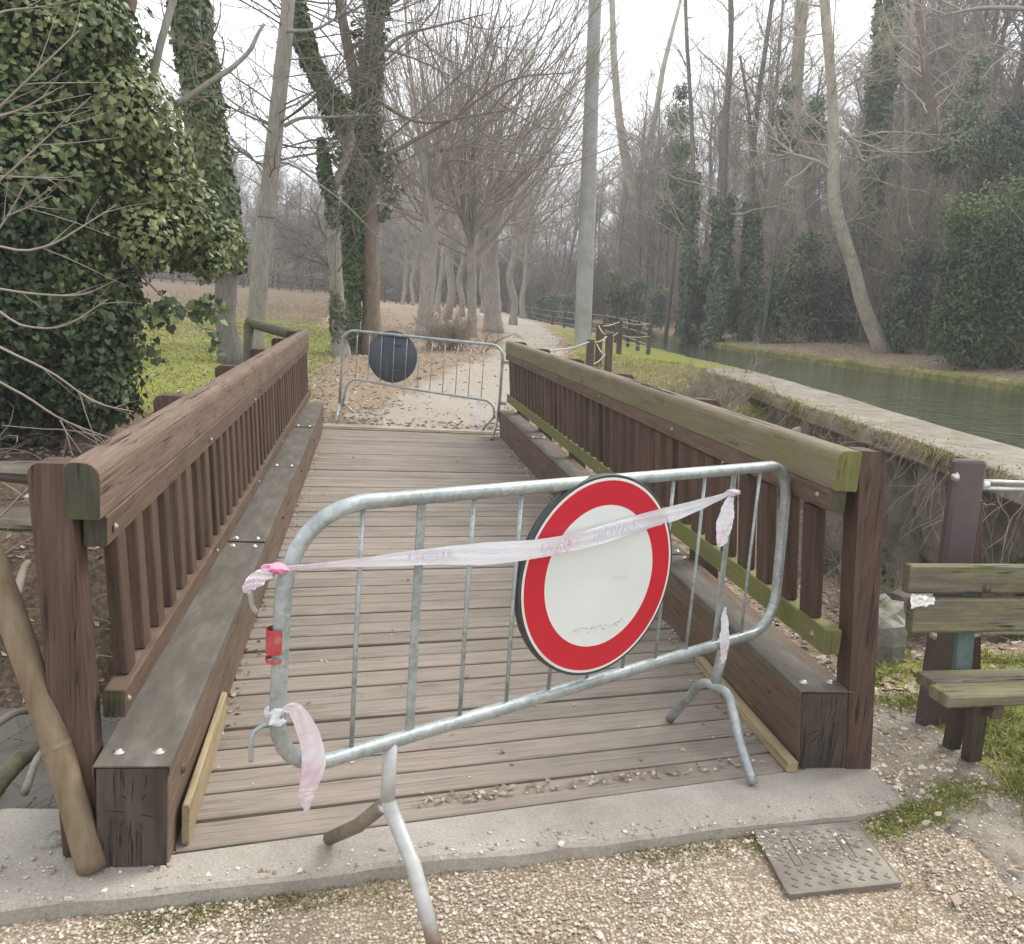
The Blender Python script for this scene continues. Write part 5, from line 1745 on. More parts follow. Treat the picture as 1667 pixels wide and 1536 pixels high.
# far woods behind the field
k_ = 0
for row, (ya, yb_2, n) in enumerate(((77, 82, 28), (84, 94, 34), (96, 112, 32))):
    for i in range(n):
        px_ = 120 + (1130 - 120) * (i + r2.uniform(.1, .9)) / n
        Yq = r2.uniform(ya, yb_2)
        q = aty(px_, 470, Yq)
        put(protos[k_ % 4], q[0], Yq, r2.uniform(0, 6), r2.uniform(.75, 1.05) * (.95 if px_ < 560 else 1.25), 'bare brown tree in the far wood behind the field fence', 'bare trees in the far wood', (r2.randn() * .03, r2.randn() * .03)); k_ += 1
# wooded right bank, trees behind
for i in range(80):
    Yq = r2.uniform(22, 80); dx_ = r2.uniform(6, 18) + Yq * .05
    x_ = fx(CR, Yq) + dx_
    put(protos[k_ % 4], x_, Yq, r2.uniform(0, 6), r2.uniform(.85, 1.6), 'bare tree in the wood on the right bank of the canal', 'bare trees on the right bank', (r2.randn() * .06, r2.randn() * .06)); k_ += 1

# slim trees filling the gap above the pole and the fence end
for i in range(13):
    px_ = r2.uniform(930, 1330); Yq = r2.uniform(46, 74); q = aty(px_, 500, Yq)
    if q[0] < fx(CR, Yq) + 1: q[0] = fx(CR, Yq) + r2.uniform(1, 4)
    put(protos[k_ % 4], q[0], Yq, r2.uniform(0, 6), r2.uniform(1.0, 1.6), 'tall slim bare tree behind the end of the canal fence', 'tall slim trees behind the canal fence', (r2.randn() * .04, r2.randn() * .04)); k_ += 1

# ---- named trees of the right bank
LVB = [dict(n=24, t=(.3, 1), ang=(35, 85), len=(1.2, 3.8), r=.028, K=8, wob=.17, trop=.06, fall=.4, S=4), dict(n=6, t=(.15, 1), ang=(25, 65), len=(.6, 1.6), r=.011, K=6, wob=.18, trop=.04),
       dict(n=5, t=(.1, 1), ang=(25, 65), len=(.3, .9), r=.0055, K=4, wob=.2, trop=.02)]


def bank_tree(name, label, pts, ra, seed, mat, limbs=(), Yf=None, lv=LVB, ivy=None):
    pb = hit(*pts[0]) if Yf is None else aty(pts[0][0], pts[0][1], Yf)
    Yq = pb[1]; kq = Yq / F
    w = pxl(pts, Yq)
    if Yf is not None:
        g = w[0].copy(); g[2] = float(T(g[0], g[1])) - .1
        if g[2] < w[0][2] - .2: w = [g] + w; ra = [ra[0]] + list(ra)
    t = bare_tree(name, label, w, [a_ * kq for a_ in ra], lv, MT[mat], MT['twig_brush'], seed, group=None,
                  limbs=[(pxl(lp, Yq), [a_ * kq for a_ in lr]) for lp, lr in limbs], amp=.02)
    if ivy:
        a_, b_, rad, n = ivy
        ivy_on(t, w, [rad * kq] * 3, n, .13, seed + 1, mat='ivy_far', t0=a_, t1=b_, shag=.45)
    return t


bank_tree('pale_tree', 'tall pale trunked tree on the far bank, left one of the pale pair', [(1328, 552), (1318, 450), (1303, 350), (1296, 260), (1298, 120), (1306, 0), (1312, -100)], [11, 10, 9, 9, 9, 10, 10], 101, 'bark_pale')
bank_tree('crooked_tree', 'pale crooked tree bending right at its foot on the far bank', [(1441, 574), (1408, 505), (1388, 430), (1364, 355), (1357, 300), (1356, 170), (1342, 0), (1336, -90)], [14, 11, 11, 10, 8, 8, 7], 102, 'bark_pale',
          limbs=[([(1357, 215), (1370, 212), (1395, 240), (1402, 260)], [4, 3.5, 2]), ([(1358, 280), (1330, 262), (1270, 245)], [3.5, 2.6, 1.2])])
bank_tree('leaning_tree', 'tree with split bark leaning left over the far bank, left of the pale pair', [(1120, 512), (1090, 440), (1050, 375), (1030, 300), (1012, 220), (1000, 100), (995, -50)], [13, 11, 10, 8, 6, 5, 4], 103, 'bark_pale',
          limbs=[([(1033, 300), (1062, 215), (1080, 110), (1108, 0)], [6, 5, 4, 2.5]), ([(1030, 302), (1080, 262), (1122, 190)], [3.5, 2.8, 1.2])])
bank_tree('dark_tree', 'slim dark straight tree, left of three dark trunks against the sky', [(1118, 470), (1128, 330), (1126, 200), (1118, 60), (1114, -60)], [4.5, 4, 3.5, 3, 3], 104, 'bark_dark', Yf=38, ivy=(0, .5, 12, 2200))
bank_tree('dark_tree', 'dark tree with two ivy lumps, between the leaning tree and the pale pair', [(1170, 480), (1176, 350), (1182, 200), (1190, 60), (1188, -60)], [6, 6, 5, 4.5, 4], 105, 'bark_dark', Yf=36, ivy=(0, .42, 17, 2600))
bank_tree('dark_tree', 'dark forked tree standing just left of the tall pale trunk', [(1222, 470), (1224, 300), (1232, 180), (1246, 80), (1262, -40)], [6, 5, 4.5, 4, 3], 106, 'bark_dark', Yf=36, ivy=(0, .4, 14, 2000),
          limbs=[([(1225, 290), (1220, 190), (1205, 90)], [4, 3, 2])])
bank_tree('ivy_clad_tree', 'thick ivy wrapped tree rising behind the crooked pale tree', [(1412, 520), (1415, 400), (1424, 250), (1440, 110), (1452, -40)], [14, 13, 12, 10, 8], 107, 'bark_dark', Yf=34, ivy=(.1, 1, 20, 6500))
bank_tree('slim_tree', 'slim brown tree right of the crooked pale tree', [(1502, 370), (1522, 280), (1518, 190), (1505, 100), (1490, -30)], [9, 7, 7, 6, 5], 108, 'bark_brown', Yf=30)
bank_tree('slim_tree', 'thin grey tree behind the slim brown tree on the right bank', [(1478, 480), (1472, 330), (1478, 180), (1476, -40)], [5, 5, 5, 4], 109, 'bark_grey', Yf=38)
bank_tree('bare_tree', 'bare tree whose thin branches reach in at the top right corner', [(1790, 560), (1785, 300), (1775, 60), (1770, -150)], [16, 15, 13, 10], 110, 'bark_grey', Yf=17,
          limbs=[([(1776, 60), (1700, 20), (1620, 12), (1575, 16), (1535, 25)], [9, 6, 4, 3, 1.5]), ([(1780, 150), (1720, 110), (1660, 85), (1600, 66)], [6, 4, 2.5, 1])],
          lv=[dict(n=8, t=(.6, 1), ang=(30, 70), len=(1, 2.2), r=.02, K=7, wob=.1, trop=.05), dict(n=4, t=(.2, 1), ang=(25, 60), len=(.4, 1.2), r=.008, K=5, wob=.12, trop=.02),
              dict(n=3, t=(.2, 1), ang=(25, 60), len=(.2, .6), r=.004, K=4, wob=.12, trop=.0)])


# ---- evergreen and ivied masses on the right bank
def bush(label, blobs, Yq, seed, size=.15, name='evergreen_bush', mat='evergreen', dens=1.2, tone=0.0):
    w = [(aty(x_, y_, Yq + (i % 3) * .5), r_ / F * Yq) for i, (x_, y_, r_) in enumerate(blobs)]
    c = w[0][0].copy(); c[2] = float(T(c[0], c[1]))
    for (q_, r_) in list(w):
        g_ = float(T(q_[0], q_[1]))
        if name != 'evergreen_tree' or q_[2] < c[2] + 5:
            if q_[2] - g_ > r_ and q_[2] - g_ < 6:
                for f_ in (.35, .7): w.append((np.array([q_[0], q_[1], g_ + (q_[2] - g_) * f_]), r_ * .95))
    t = thing(name, label, 'bush', c)
    leaf_blobs(t, w, dens * 3.0, size * .85, seed, mat=mat, name='foliage', shape='oval', tone=tone, core=False, rmin=.35)
    low = w[0][0]
    V, Fs = tube([c - [0, 0, .3], (c + low) / 2 + [.05, 0, 0], low], [.10, .08, .06], 8)
    emit('stem', MT['bark_dark'], t, V, Fs, True)
    return t


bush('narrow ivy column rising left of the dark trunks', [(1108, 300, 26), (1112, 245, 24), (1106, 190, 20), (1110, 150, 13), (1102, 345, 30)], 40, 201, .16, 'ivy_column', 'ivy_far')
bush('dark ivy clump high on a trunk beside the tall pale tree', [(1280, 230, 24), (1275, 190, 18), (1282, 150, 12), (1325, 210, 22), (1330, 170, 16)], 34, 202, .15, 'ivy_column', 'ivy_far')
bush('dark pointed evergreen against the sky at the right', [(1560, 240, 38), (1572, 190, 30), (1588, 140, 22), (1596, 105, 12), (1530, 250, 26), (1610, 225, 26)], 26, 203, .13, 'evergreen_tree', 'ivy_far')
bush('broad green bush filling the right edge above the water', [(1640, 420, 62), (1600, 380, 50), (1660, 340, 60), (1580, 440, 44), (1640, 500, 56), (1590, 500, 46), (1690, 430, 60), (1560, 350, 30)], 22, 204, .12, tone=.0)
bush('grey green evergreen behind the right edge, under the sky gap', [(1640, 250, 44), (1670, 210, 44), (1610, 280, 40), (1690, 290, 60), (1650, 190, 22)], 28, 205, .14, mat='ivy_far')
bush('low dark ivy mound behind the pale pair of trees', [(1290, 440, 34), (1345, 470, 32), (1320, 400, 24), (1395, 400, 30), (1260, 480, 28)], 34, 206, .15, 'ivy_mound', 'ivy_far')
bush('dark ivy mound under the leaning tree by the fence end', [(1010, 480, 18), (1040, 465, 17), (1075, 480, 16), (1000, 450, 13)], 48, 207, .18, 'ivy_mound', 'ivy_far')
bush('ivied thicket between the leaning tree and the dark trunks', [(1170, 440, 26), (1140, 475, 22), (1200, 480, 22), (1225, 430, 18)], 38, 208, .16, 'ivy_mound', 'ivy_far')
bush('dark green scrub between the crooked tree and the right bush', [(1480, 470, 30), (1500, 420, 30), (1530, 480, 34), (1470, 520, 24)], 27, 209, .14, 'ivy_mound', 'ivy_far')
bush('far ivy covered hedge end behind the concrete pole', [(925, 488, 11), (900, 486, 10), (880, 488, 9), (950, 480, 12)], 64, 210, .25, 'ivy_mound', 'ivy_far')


rm = np.random.RandomState(640)
for i in range(16):
    Yq = 19 + 34 * rm.rand(); x_ = fx(CR, Yq) + rm.uniform(4.2, 10); g_ = float(T(x_, Yq))
    qx_ = proj((x_, Yq, 1.5))[0]
    if (1270 < qx_ < 1475 and Yq < 31) or (1050 < qx_ < 1150 and Yq < 44): continue
    if rm.rand() < .3: continue
    t = thing('ivy_mound', 'low ivy mound among the leafless brush of the right bank', 'bush', (x_, Yq, g_), 'ivy mounds among the brush')
    w = [(np.array([x_ + rm.randn() * .7, Yq + rm.randn() * .7, g_ + rm.uniform(.2, 1.5)]), rm.uniform(.4, .75)) for _ in range(5)]
    leaf_blobs(t, w, 4.5, .13, 650 + i, mat='ivy_far', name='foliage', shape='oval', core=False, rmin=.3)


# ---- leafless brushwood
def proto_shrub(seed, Hh, spread, n0, mat, name, label):
    rr = np.random.RandomState(seed)
    t = thing(name, label, 'shrub', (0, 0, 0))
    P0 = np.column_stack([rr.randn(n0) * spread * .25, rr.randn(n0) * spread * .25, np.zeros(n0)])
    D0 = np.column_stack([rr.randn(n0) * .45, rr.randn(n0) * .45, np.ones(n0)])
    P, R = grow(P0, D0, rr.uniform(.55, 1, n0) * Hh, rr.uniform(.6, 1.2, n0) * .016, 7, .13, -.01, rr, .4)
    P2, R2 = kids(P, R, 8, .15, 1, (20, 60), (Hh * .2, Hh * .5), .008, 5, .16, .02, rr)
    P3, R3 = kids(P2, R2, 6, .1, 1, (20, 60), (Hh * .08, Hh * .26), .005, 4, .18, .0, rr)
    V, Fs = tubes(P, R, 4)
    emit('stems', MT[mat], t, V, Fs, True)
    V, Fs = join([tubes(P2, R2, 3), tubes(P3, R3, 3)])
    emit('crown', MT[mat], t, V, Fs, True)
    return t


shr = [proto_shrub(301, 3.4, 2.4, 26, 'twig_brush', 'bare_shrub', 'x'), proto_shrub(302, 2.6, 2.2, 26, 'twig_brush', 'bare_shrub', 'x'), proto_shrub(303, 3.9, 2.0, 22, 'twig', 'bare_shrub', 'x')]
k_ = 0
for i in range(190):
    Yq = 15 + 70 * r2.rand() ** 1.3; x_ = fx(CR, Yq) + 4.6 + 10 * r2.rand()
    qx_ = proj((x_, Yq, 1.5))[0]
    if (1265 < qx_ < 1480 and Yq < 31) or (1040 < qx_ < 1150 and Yq < 44): continue
    o_ = put(shr[k_ % 3], x_, Yq, r2.uniform(0, 6), r2.uniform(1.0, 1.9), 'leafless tangled shrub in the brush on the right bank', 'leafless brush on the right bank'); k_ += 1
for i in range(90):
    px_ = r2.uniform(150, 1130); Yq = r2.uniform(78, 92)
    q = aty(px_, 480, Yq)
    put(shr[k_ % 3], q[0], Yq, r2.uniform(0, 6), r2.uniform(1.4, 2.6), 'leafless shrub at the foot of the far wood', 'leafless shrubs under the far wood'); k_ += 1
ps2 = proto_shrub(305, 1.1, 1.0, 40, 'twig_pale', 'dry_shrub', 'x')
for k3, (x_, y_, sc, lab) in enumerate(((4.9, 12.9, .75, 'dense pale dry shrub spilling down beside the canal wall'), (4.4, 12.0, .7, 'pale dry shrub nearest the railing at the far ditch edge'), (5.6, 14.6, .45, 'small pale dry shrub at the start of the canal wall'), (1.6, 19.5, .9, 'wispy pale shrub behind the forked tree'))):
    put(ps2, x_, y_, k3 * 1.7, sc, lab, 'pale dry shrubs')
for k3, (x_, y_, sc, lab) in enumerate(((4.25, 6.6, .55, 'low dry shrub at the wall foot nearest the purple brown post'), (4.6, 8.3, .6, 'low dry shrub half way along the foot of the canal wall'), (4.8, 10.2, .65, 'dry shrub in front of the dark hollow under the canal wall'))):
    put(ps2, x_, y_, k3 * 2.1 + 1, sc, lab, 'pale dry shrubs')
o_ = hit(1125, 590)
put(proto_shrub(306, 2.4, .25, 3, 'twig_pale', 'sapling', 'x'), 7.1, 17.6, 0, 1.0, 'single thin sapling at the water edge where the canal wall starts', None)
for ob in list(bpy.data.objects):
    if ob.get('group') is None and 'group' in ob.keys(): del ob['group']

# ---- sapling outside the left edge whose twigs arc into view
SP = thing('sapling', 'leafless sapling at the left edge with long pale arching twigs', 'sapling', aty(-90, 900, 4.4))
tws = [[(-60, 395), (0, 401), (41, 408), (88, 396), (122, 376), (190, 333)], [(-60, 455), (0, 470), (68, 479), (135, 479), (190, 455)], [(-60, 235), (0, 173), (60, 115), (129, 49)],
       [(-50, 330), (0, 293), (51, 247), (108, 193), (149, 156)], [(-40, 420), (0, 369), (20, 338), (44, 294)], [(10, 352), (50, 335), (85, 318)], [(-60, 480), (0, 507), (34, 529), (102, 531), (176, 487)],
       [(-60, 530), (0, 565), (85, 607), (152, 653), (217, 670)], [(-60, 585), (0, 622), (44, 646), (102, 683), (190, 717)], [(98, 683), (108, 705), (118, 741)], [(-50, 50), (0, 20), (55, 12)],
       [(-50, 200), (0, 188), (40, 175), (82, 150)], [(-60, 285), (0, 287), (40, 288), (80, 289)], [(-60, 880), (0, 840), (40, 800), (80, 770)], [(-60, 960), (10, 900), (60, 870)]]
g_ = []
for i, q in enumerate(tws):
    w = pxl(q, 4.4 + .25 * math.sin(i * 2.3))
    qq, rr_ = resample(w, [.0065, .005, .0025] if i not in (5, 9) else [.004, .002], 14)
    g_.append(tube(qq, rr_, 5, False))
    rrg = np.random.RandomState(400 + i)
    P2, R2 = kids(qq[None], rr_[None], 4, .3, 1, (15, 45), (.15, .5), .0028, 5, .08, -.02, rrg)
    g_.append(tubes(P2, R2, 3))
V, Fs = join(g_); emit('twigs', MT['twig_pale'], SP, V, Fs, True)
V, Fs = tube(pxl([(-95, 1000), (-75, 700), (-62, 400), (-60, 150), (-55, -60)], 4.4), [.035, .03, .024, .018, .012], 8)
emit('trunk', MT['bark_grey'], SP, V, Fs, True)


# ---- rocks, logs and roots in the ditch
def rock(label, c, size, seed, rot=0.0, mat='rock', flatness=1.0, name='rock'):
    if 'rock ledge' in label or 'layered' in label: mat = 'wallside'
    rr = np.random.RandomState(seed)
    n1_, n2_ = 9, 14; u = np.linspace(0, PI, n1_); v = np.linspace(0, 2 * PI, n2_ + 1)[:-1]
    d = np.stack([np.sin(u)[:, None] * np.cos(v), np.sin(u)[:, None] * np.sin(v), np.cos(u)[:, None] * np.ones(n2_)], -1).reshape(-1, 3)
    pl_ = nrm(rr.randn(16, 3)); off = rr.uniform(.62, .9, 16)
    r = np.ones(len(d)) * 1.05
    for a_, o_ in zip(pl_, off):
        q = d @ a_; r = np.where(q > .05, np.minimum(r, o_ / np.maximum(q, .05)), r)
    V = d * (r * (1 + .02 * rr.randn(len(r))))[:, None] * np.asarray(size)
    ca, sa = math.cos(rot), math.sin(rot)
    V = V @ np.array([[ca, sa, 0], [-sa, ca, 0], [0, 0, 1]]) + np.asarray(c)
    ii = np.arange(n1_ * n2_).reshape(n1_, n2_); jj = np.roll(ii, -1, 1)
    return emit(name, MT[mat], None, V, np.stack([ii[:-1], jj[:-1], jj[1:], ii[1:]], -1).reshape(-1, 4), False, label=label, cat='rock', group='rocks in the ditch')


c = aty(1424, 1035, 4.2); rock('tall pale grey rock slab beside the right end post', c, (.17, .16, .26), 1, .3)
c = aty(1436, 1135, 3.95); rock('mossy boulder below the pale slab by the right end post', c, (.16, .14, .10), 2)
c = aty(1500, 1120, 4.0); rock('small yellow mossed boulder behind the purple post foot', c, (.15, .12, .08), 3)
c = aty(1492, 990, 4.6); rock('flat dark rock ledge behind the bench back', c, (.24, .2, .13), 4)
c = np.array([-2.6, 5.9, float(T(-2.6, 5.9)) + .1]); rock('flat layered rock on the left bank above the end post', aty(40, 765, 6.3), (.5, .3, .07), 5)
rock('lower flat rock ledge on the left bank beside the end post', aty(60, 842, 6.0), (.42, .26, .06), 6)
rock('broken brown stone at the foot of the leaning pole', (-.86, 2.62, .0), (.05, .04, .035), 7)


def log(label, a_, b_, r0, r1, seed, mat='log', name='fallen_branch'):
    q, r = resample([a_, (np.array(a_) + b_) / 2 + [0, 0, .04], b_], [r0, r1], 12)
    V, Fs = tube(q, r, 10)
    emit(name, MT[mat], None, knobbly(V, r0 * .18, seed, 8), Fs, True, label=label, cat='branch', group='fallen branches in the ditch')


log('thick mossy fallen branch behind the leaning pole', aty(-30, 1310, 3.2), aty(85, 1205, 3.7), .036, .028, 1)
log('thin grey fallen branch crossing under the mossy one', aty(40, 1290, 3.1), aty(80, 1215, 3.6), .014, .012, 2, 'bark_grey')
log('smooth pale fallen pole higher in the ditch behind the leaning pole', aty(-20, 1188, 3.6), aty(75, 1160, 3.9), .016, .014, 3, 'twig_pale')
log('straw coloured split branch standing in the litter behind the leaning pole', aty(28, 968, 4.4), aty(46, 915, 4.8), .02, .016, 4, 'twig_pale')

rr = np.random.RandomState(500)
def tangle(n, fn, ln, rad, K, wob, trop, D, mat, label, S=3, name='root_tangle'):
    P0 = fn(n); P, R = grow(P0, D(n), rr.uniform(*ln, n), rr.uniform(.5, 1.3, n) * rad, K, wob, trop, rr, .5)
    V, Fs = tubes(P, R, S)
    return emit(name, MT[mat], None, V, Fs, True, origin=(0, 0, 0), kind='stuff')


def on_ground(n, x0, x1, y0, y1, up=.02):
    x, y = rr.uniform(x0, x1, n), rr.uniform(y0, y1, n)
    return np.column_stack([x, y, T(x, y) + up])


tangle(420, lambda n: on_ground(n, -6, -1.3, 4.8, 8.4, .12), (.3, 1.1), .007, 8, .28, -.03, lambda n: np.column_stack([rr.randn(n), rr.randn(n) * .5 - .4, rr.randn(n) * .3]), 'twig_pale', '')
tangle(380, lambda n: on_ground(n, -5, -.95, 2.9, 6, .05), (.3, .9), .004, 7, .2, -.02, lambda n: np.column_stack([rr.randn(n), rr.randn(n) * .6, rr.randn(n) * .25]), 'twig_pale', '', name='twig_litter')
tangle(500, lambda n: on_ground(n, 2.0, 4.8, 4.2, 11.5, .05), (.2, .8), .0035, 7, .22, -.02, lambda n: np.column_stack([rr.randn(n), rr.randn(n) * .6, rr.randn(n) * .25 + .1]), 'twig_pale', '', name='twig_litter')
def wallpts(n):
    y = rr.uniform(4.0, 12.5, n); return np.column_stack([fx(WIN, y) - .01 + rr.rand(n) * .05, y, rr.uniform(.35, .62, n)])
tangle(150, wallpts, (.25, 1.0), .0032, 9, .14, -.10, lambda n: np.column_stack([-.25 + .25 * rr.randn(n), .35 * rr.randn(n), -.7 + .3 * rr.randn(n)]), 'twig_pale', '', name='hanging_roots')
tangle(40, wallpts, (.4, 1.1), .006, 9, .22, -.05, lambda n: np.column_stack([-.35 + .3 * rr.randn(n), .5 * rr.randn(n), -.4 + .3 * rr.randn(n)]), 'twig_pale', '', name='hanging_roots')
def bankpts(n):
    y = rr.uniform(14, 60, n) ; return np.column_stack([fx(CR, y) + rr.uniform(.6, 6, n), y, 0 * y])
bp_ = bankpts(900); bp_[:, 2] = T(bp_[:, 0], bp_[:, 1]) + .03
tangle(900, lambda n: bp_, (.4, 1.6), .008, 6, .18, -.01, lambda n: np.column_stack([rr.randn(n), rr.randn(n), np.abs(rr.randn(n)) * .8]), 'twig_brush', '', name='brushwood')

# ---- leaf litter, grass and moss (uncountable)
def scatter(name, P, mat, size, shape='dead', tilt=.55, tip=None, lift=.012):
    n = len(P)
    az = rr.uniform(0, 2 * PI, n)
    tip_ = np.column_stack([np.cos(az), np.sin(az), .15 * rr.randn(n)])
    N = nrm(np.array([0, 0, 1.0]) + tilt * rr.randn(n, 3))
    b_ = nrm(np.cross(N, tip_)); t2_ = np.cross(b_, N)
    sz = (size * rr.uniform(.5, 1.35, n))[:, None, None]
    out, fc = LEAF[shape]
    V = (P + [0, 0, lift])[:, None] + sz * (out[None, :, 0:1] * b_[:, None] + out[None, :, 1:2] * t2_[:, None] + out[None, :, 2:3] * N[:, None] * rr.uniform(-1.2, 1.8, (n, 1, 1)))
    Fq = (np.arange(n)[:, None, None] * len(out) + fc[None]).reshape(-1, fc.shape[1])
    emit(name, MT[mat], None, V.reshape(-1, 3), [Fq], False, {'rnd': np.repeat(rr.rand(n), len(out))}, origin=(0, 0, 0), kind='stuff')


def gnd(x, y): return np.column_stack([x, y, T(x, y)])


L = []
n = 14000; y = 11.7 + 20 * rr.rand(n) ** 1.5; x = rr.uniform(-1.5, 4.5, n) + (y - 12) * .12; L.append(gnd(x, y))
n = 5000; x = rr.uniform(-6, -.9, n); y = rr.uniform(2.9, 9, n); L.append(gnd(x, y))
n = 9000; x = rr.uniform(1.95, 5.2, n); y = rr.uniform(3.6, 12.5, n); k = x < fx(WIN, y) + .1; L.append(gnd(x[k], y[k]))
n = 1500; x = rr.uniform(-.9, 1.9, n); y = rr.uniform(3.3, 11, n); L.append(gnd(x, y))
n = 12000; y = 12 + 48 * rr.rand(n) ** 1.3; x = fx(CR, y) + .45 + rr.rand(n) ** 1.2 * 7; L.append(gnd(x, y))
n = 6500; y = 9.5 + 14 * rr.rand(n); x = rr.uniform(-7, -.5, n); L.append(gnd(x, y))
n = 900; y = rr.uniform(12.5, 18, n); x = rr.uniform(3.2, 6.3, n); L.append(gnd(x, y))
P = np.concatenate(L)
_pc = np.interp(P[:, 1], [11, 14, 18, 22, 28, 41, 60], [.7, 1.5, 3.0, 3.9, 4.9, 6.6, 7.2])
P = P[~((np.abs(P[:, 0] - _pc) < .75) & (P[:, 1] > 12) & (P[:, 0] < 9) & (rr.rand(len(P)) < .82))]
scatter('leaf_litter', P, 'litter', .050, tilt=.28, lift=.004)
# individual larger leaves on the forecourt and in the grass by the bench
n = 46; x = np.concatenate([rr.uniform(1.8, 2.7, 80), rr.uniform(-.6, 1.5, 14)]); y = np.concatenate([rr.uniform(2.1, 3.0, 80), rr.uniform(1.95, 2.4, 14)])
ok = (y < kout(x) - .02) | (x > 2.15)
ok &= ~((x > 1.25) & (x < 1.75) & (y < 2.7))
Pq = np.column_stack([x, y, np.interp(x, [-3, -1, 1.75, 1.97, 2.3], [-.10, -.06, -.055, .004, .008]) + .015])[ok]
scatter('fallen_leaves', Pq, 'litter', .036, tilt=.4)
# bits on the deck along the right beam and in the near corner
n = 420; y = 3.2 + 7.6 * rr.rand(n); x = 1.66 - np.abs(rr.randn(n)) * .055; L1 = np.column_stack([x, y, 0 * x + .002])
n = 160; x = rr.uniform(.2, 1.55, n); y = 2.72 + .2 * (x + .1) + np.abs(rr.randn(n)) * .03; L2 = np.column_stack([x, y, 0 * x + .002])
n = 150; y = 2.9 + 7 * rr.rand(n); x = -.50 + np.abs(rr.randn(n)) * .03; L3 = np.column_stack([x, y, 0 * x + .002])
n = 70; x = rr.uniform(-.45, 1.6, n); y = rr.uniform(3, 11, n); L4 = np.column_stack([x, y, 0 * x + .002])
scatter('leaf_crumbs', np.concatenate([L1, L2, L3, L4]), 'litter', .020, tilt=.4, lift=.004)
n = 130; y = rr.uniform(3.4, 9.5, n); x = 1.88 + rr.rand(n) * .10; scatter('leaf_crumbs', np.column_stack([x - .03, y, 0 * x + .06]), 'litter', .045)


def blades(name, P, h, w, mat, lean=.5, droop=0.0, seed=0):
    r3 = np.random.RandomState(seed + 900)
    n = len(P); az = r3.uniform(0, 2 * PI, n)
    s = np.column_stack([np.cos(az), np.sin(az), 0 * az]); up = nrm(np.array([0, 0, 1.0]) + lean * np.column_stack([r3.randn(n), r3.randn(n), 0 * az]))
    hh = (h * r3.uniform(.45, 1.3, n))[:, None]
    a_, b_ = P - s * w / 2, P + s * w / 2
    out = nrm(np.column_stack([up[:, 0], up[:, 1], 0 * az]) + 1e-6)
    m1_, m2_ = a_ + up * hh * .55, b_ + up * hh * .55
    tipp = P + up * hh * .9 + out * hh * .35 - np.array([0, 0, 1.0]) * hh * droop
    V = np.stack([a_, b_, m2_, m1_, tipp], 1).reshape(-1, 3)
    i = np.arange(n)[:, None] * 5
    emit(name, MT[mat], None, V, [i + np.array([[0, 1, 2, 3]]), i + np.array([[3, 2, 4]])], False, {'rnd': np.repeat(r3.rand(n), 5)}, origin=(0, 0, 0), kind='stuff')


def clump(cx, cy, n, rad):
    k = rr.randint(0, len(cx), n); x = cx[k] + rr.randn(n) * rad; y = cy[k] + rr.randn(n) * rad
    return x, y


# joint between kerb and gravel
cx = np.concatenate([rr.uniform(-.65, .15, 46), rr.uniform(.9, 2.1, 70), rr.uniform(-.9, 2.1, 20)]); cy = kout(cx) - .012 - np.abs(rr.randn(len(cx))) * .022
cy[:46] -= np.abs(rr.randn(46)) * .04; cy[60:116] -= np.abs(rr.randn(56)) * .02 * (cx[60:116] > 1.5)
x, y = clump(cx, cy, 5600, .026); ok = y < kout(x) + .004
blades('grass_tufts', np.column_stack([x, y, np.interp(x, [-3, -1, 1.75, 1.97, 2.3], [-.10, -.06, -.055, .004, .008])])[ok], .026, .003, 'tuft', .9, .3, 1)
# grass round the bench
cx = rr.uniform(2.05, 3.9, 150); cy = rr.uniform(2.55, 4.2, 150)
k = (cy < 2.72 + .25 * (cx - 2.05)) | (cx > 2.42) | (rr.rand(150) < .15)
x, y = clump(cx[k], cy[k], 15000, .05)
blades('grass_tufts', gnd(x, y), .065, .0045, 'grass', .7, .2, 2)
cx = rr.uniform(1.35, 2.7, 90); cy = kout(cx) + rr.uniform(-.10, .0, 90) - .02 * (cx < 1.9) + .10 * (cx > 2.1) * rr.rand(90)
x, y = clump(cx, cy, 5200, .030); ok = (y < kout(x) - .005) | (x > 2.02)
blades('grass_tufts', np.column_stack([x, y, np.interp(x, [-3, -1, 1.75, 1.97, 2.3], [-.10, -.06, -.055, .004, .008])])[ok], .034, .0035, 'grass', .9, .3, 21)
x, y = clump(np.array([1.78, 1.62, .55, -.35, 1.85]), np.array([2.36, 2.2, 2.15, 2.12, 2.5]), 420, .028)
blades('grass_tufts', np.column_stack([x, y, 0 * x - .052]), .045, .003, 'drygrass', 1.0, .2, 3)
# meadow
n = 60000; y = 9.6 + 15 * rr.rand(n) ** 1.4; x = -.6 - 11 * rr.rand(n) - .0 * y; blades('meadow_grass', gnd(x, y), .055, .010, 'grass', .8, .1, 4)
n = 16000; y = 18 + 30 * rr.rand(n); x = 1 - 22 * rr.rand(n); blades('meadow_grass', gnd(x, y), .12, .014, 'drygrass', .7, .1, 5)
# grass between the rope fence and the wall
n = 17000; y = 12.3 + 9 * rr.rand(n); x = rr.uniform(2.6, 7.4, n); ok = (x < np.where(y < 18.2, fx(WIN, y), fx(CL, y))) & (x > np.interp(y, [12, 14, 18, 22], [2.3, 2.8, 4.2, 4.9])); blades('bank_grass', gnd(x, y)[ok], .09, .009, 'grass', .8, .15, 6)
n = 6000; y = 12.0 + 7 * rr.rand(n); x = rr.uniform(3.6, 6.5, n); ok = x < fx(WIN, y) + .05; blades('bank_grass', gnd(x, y)[ok], .22, .007, 'drygrass', .9, .3, 7)
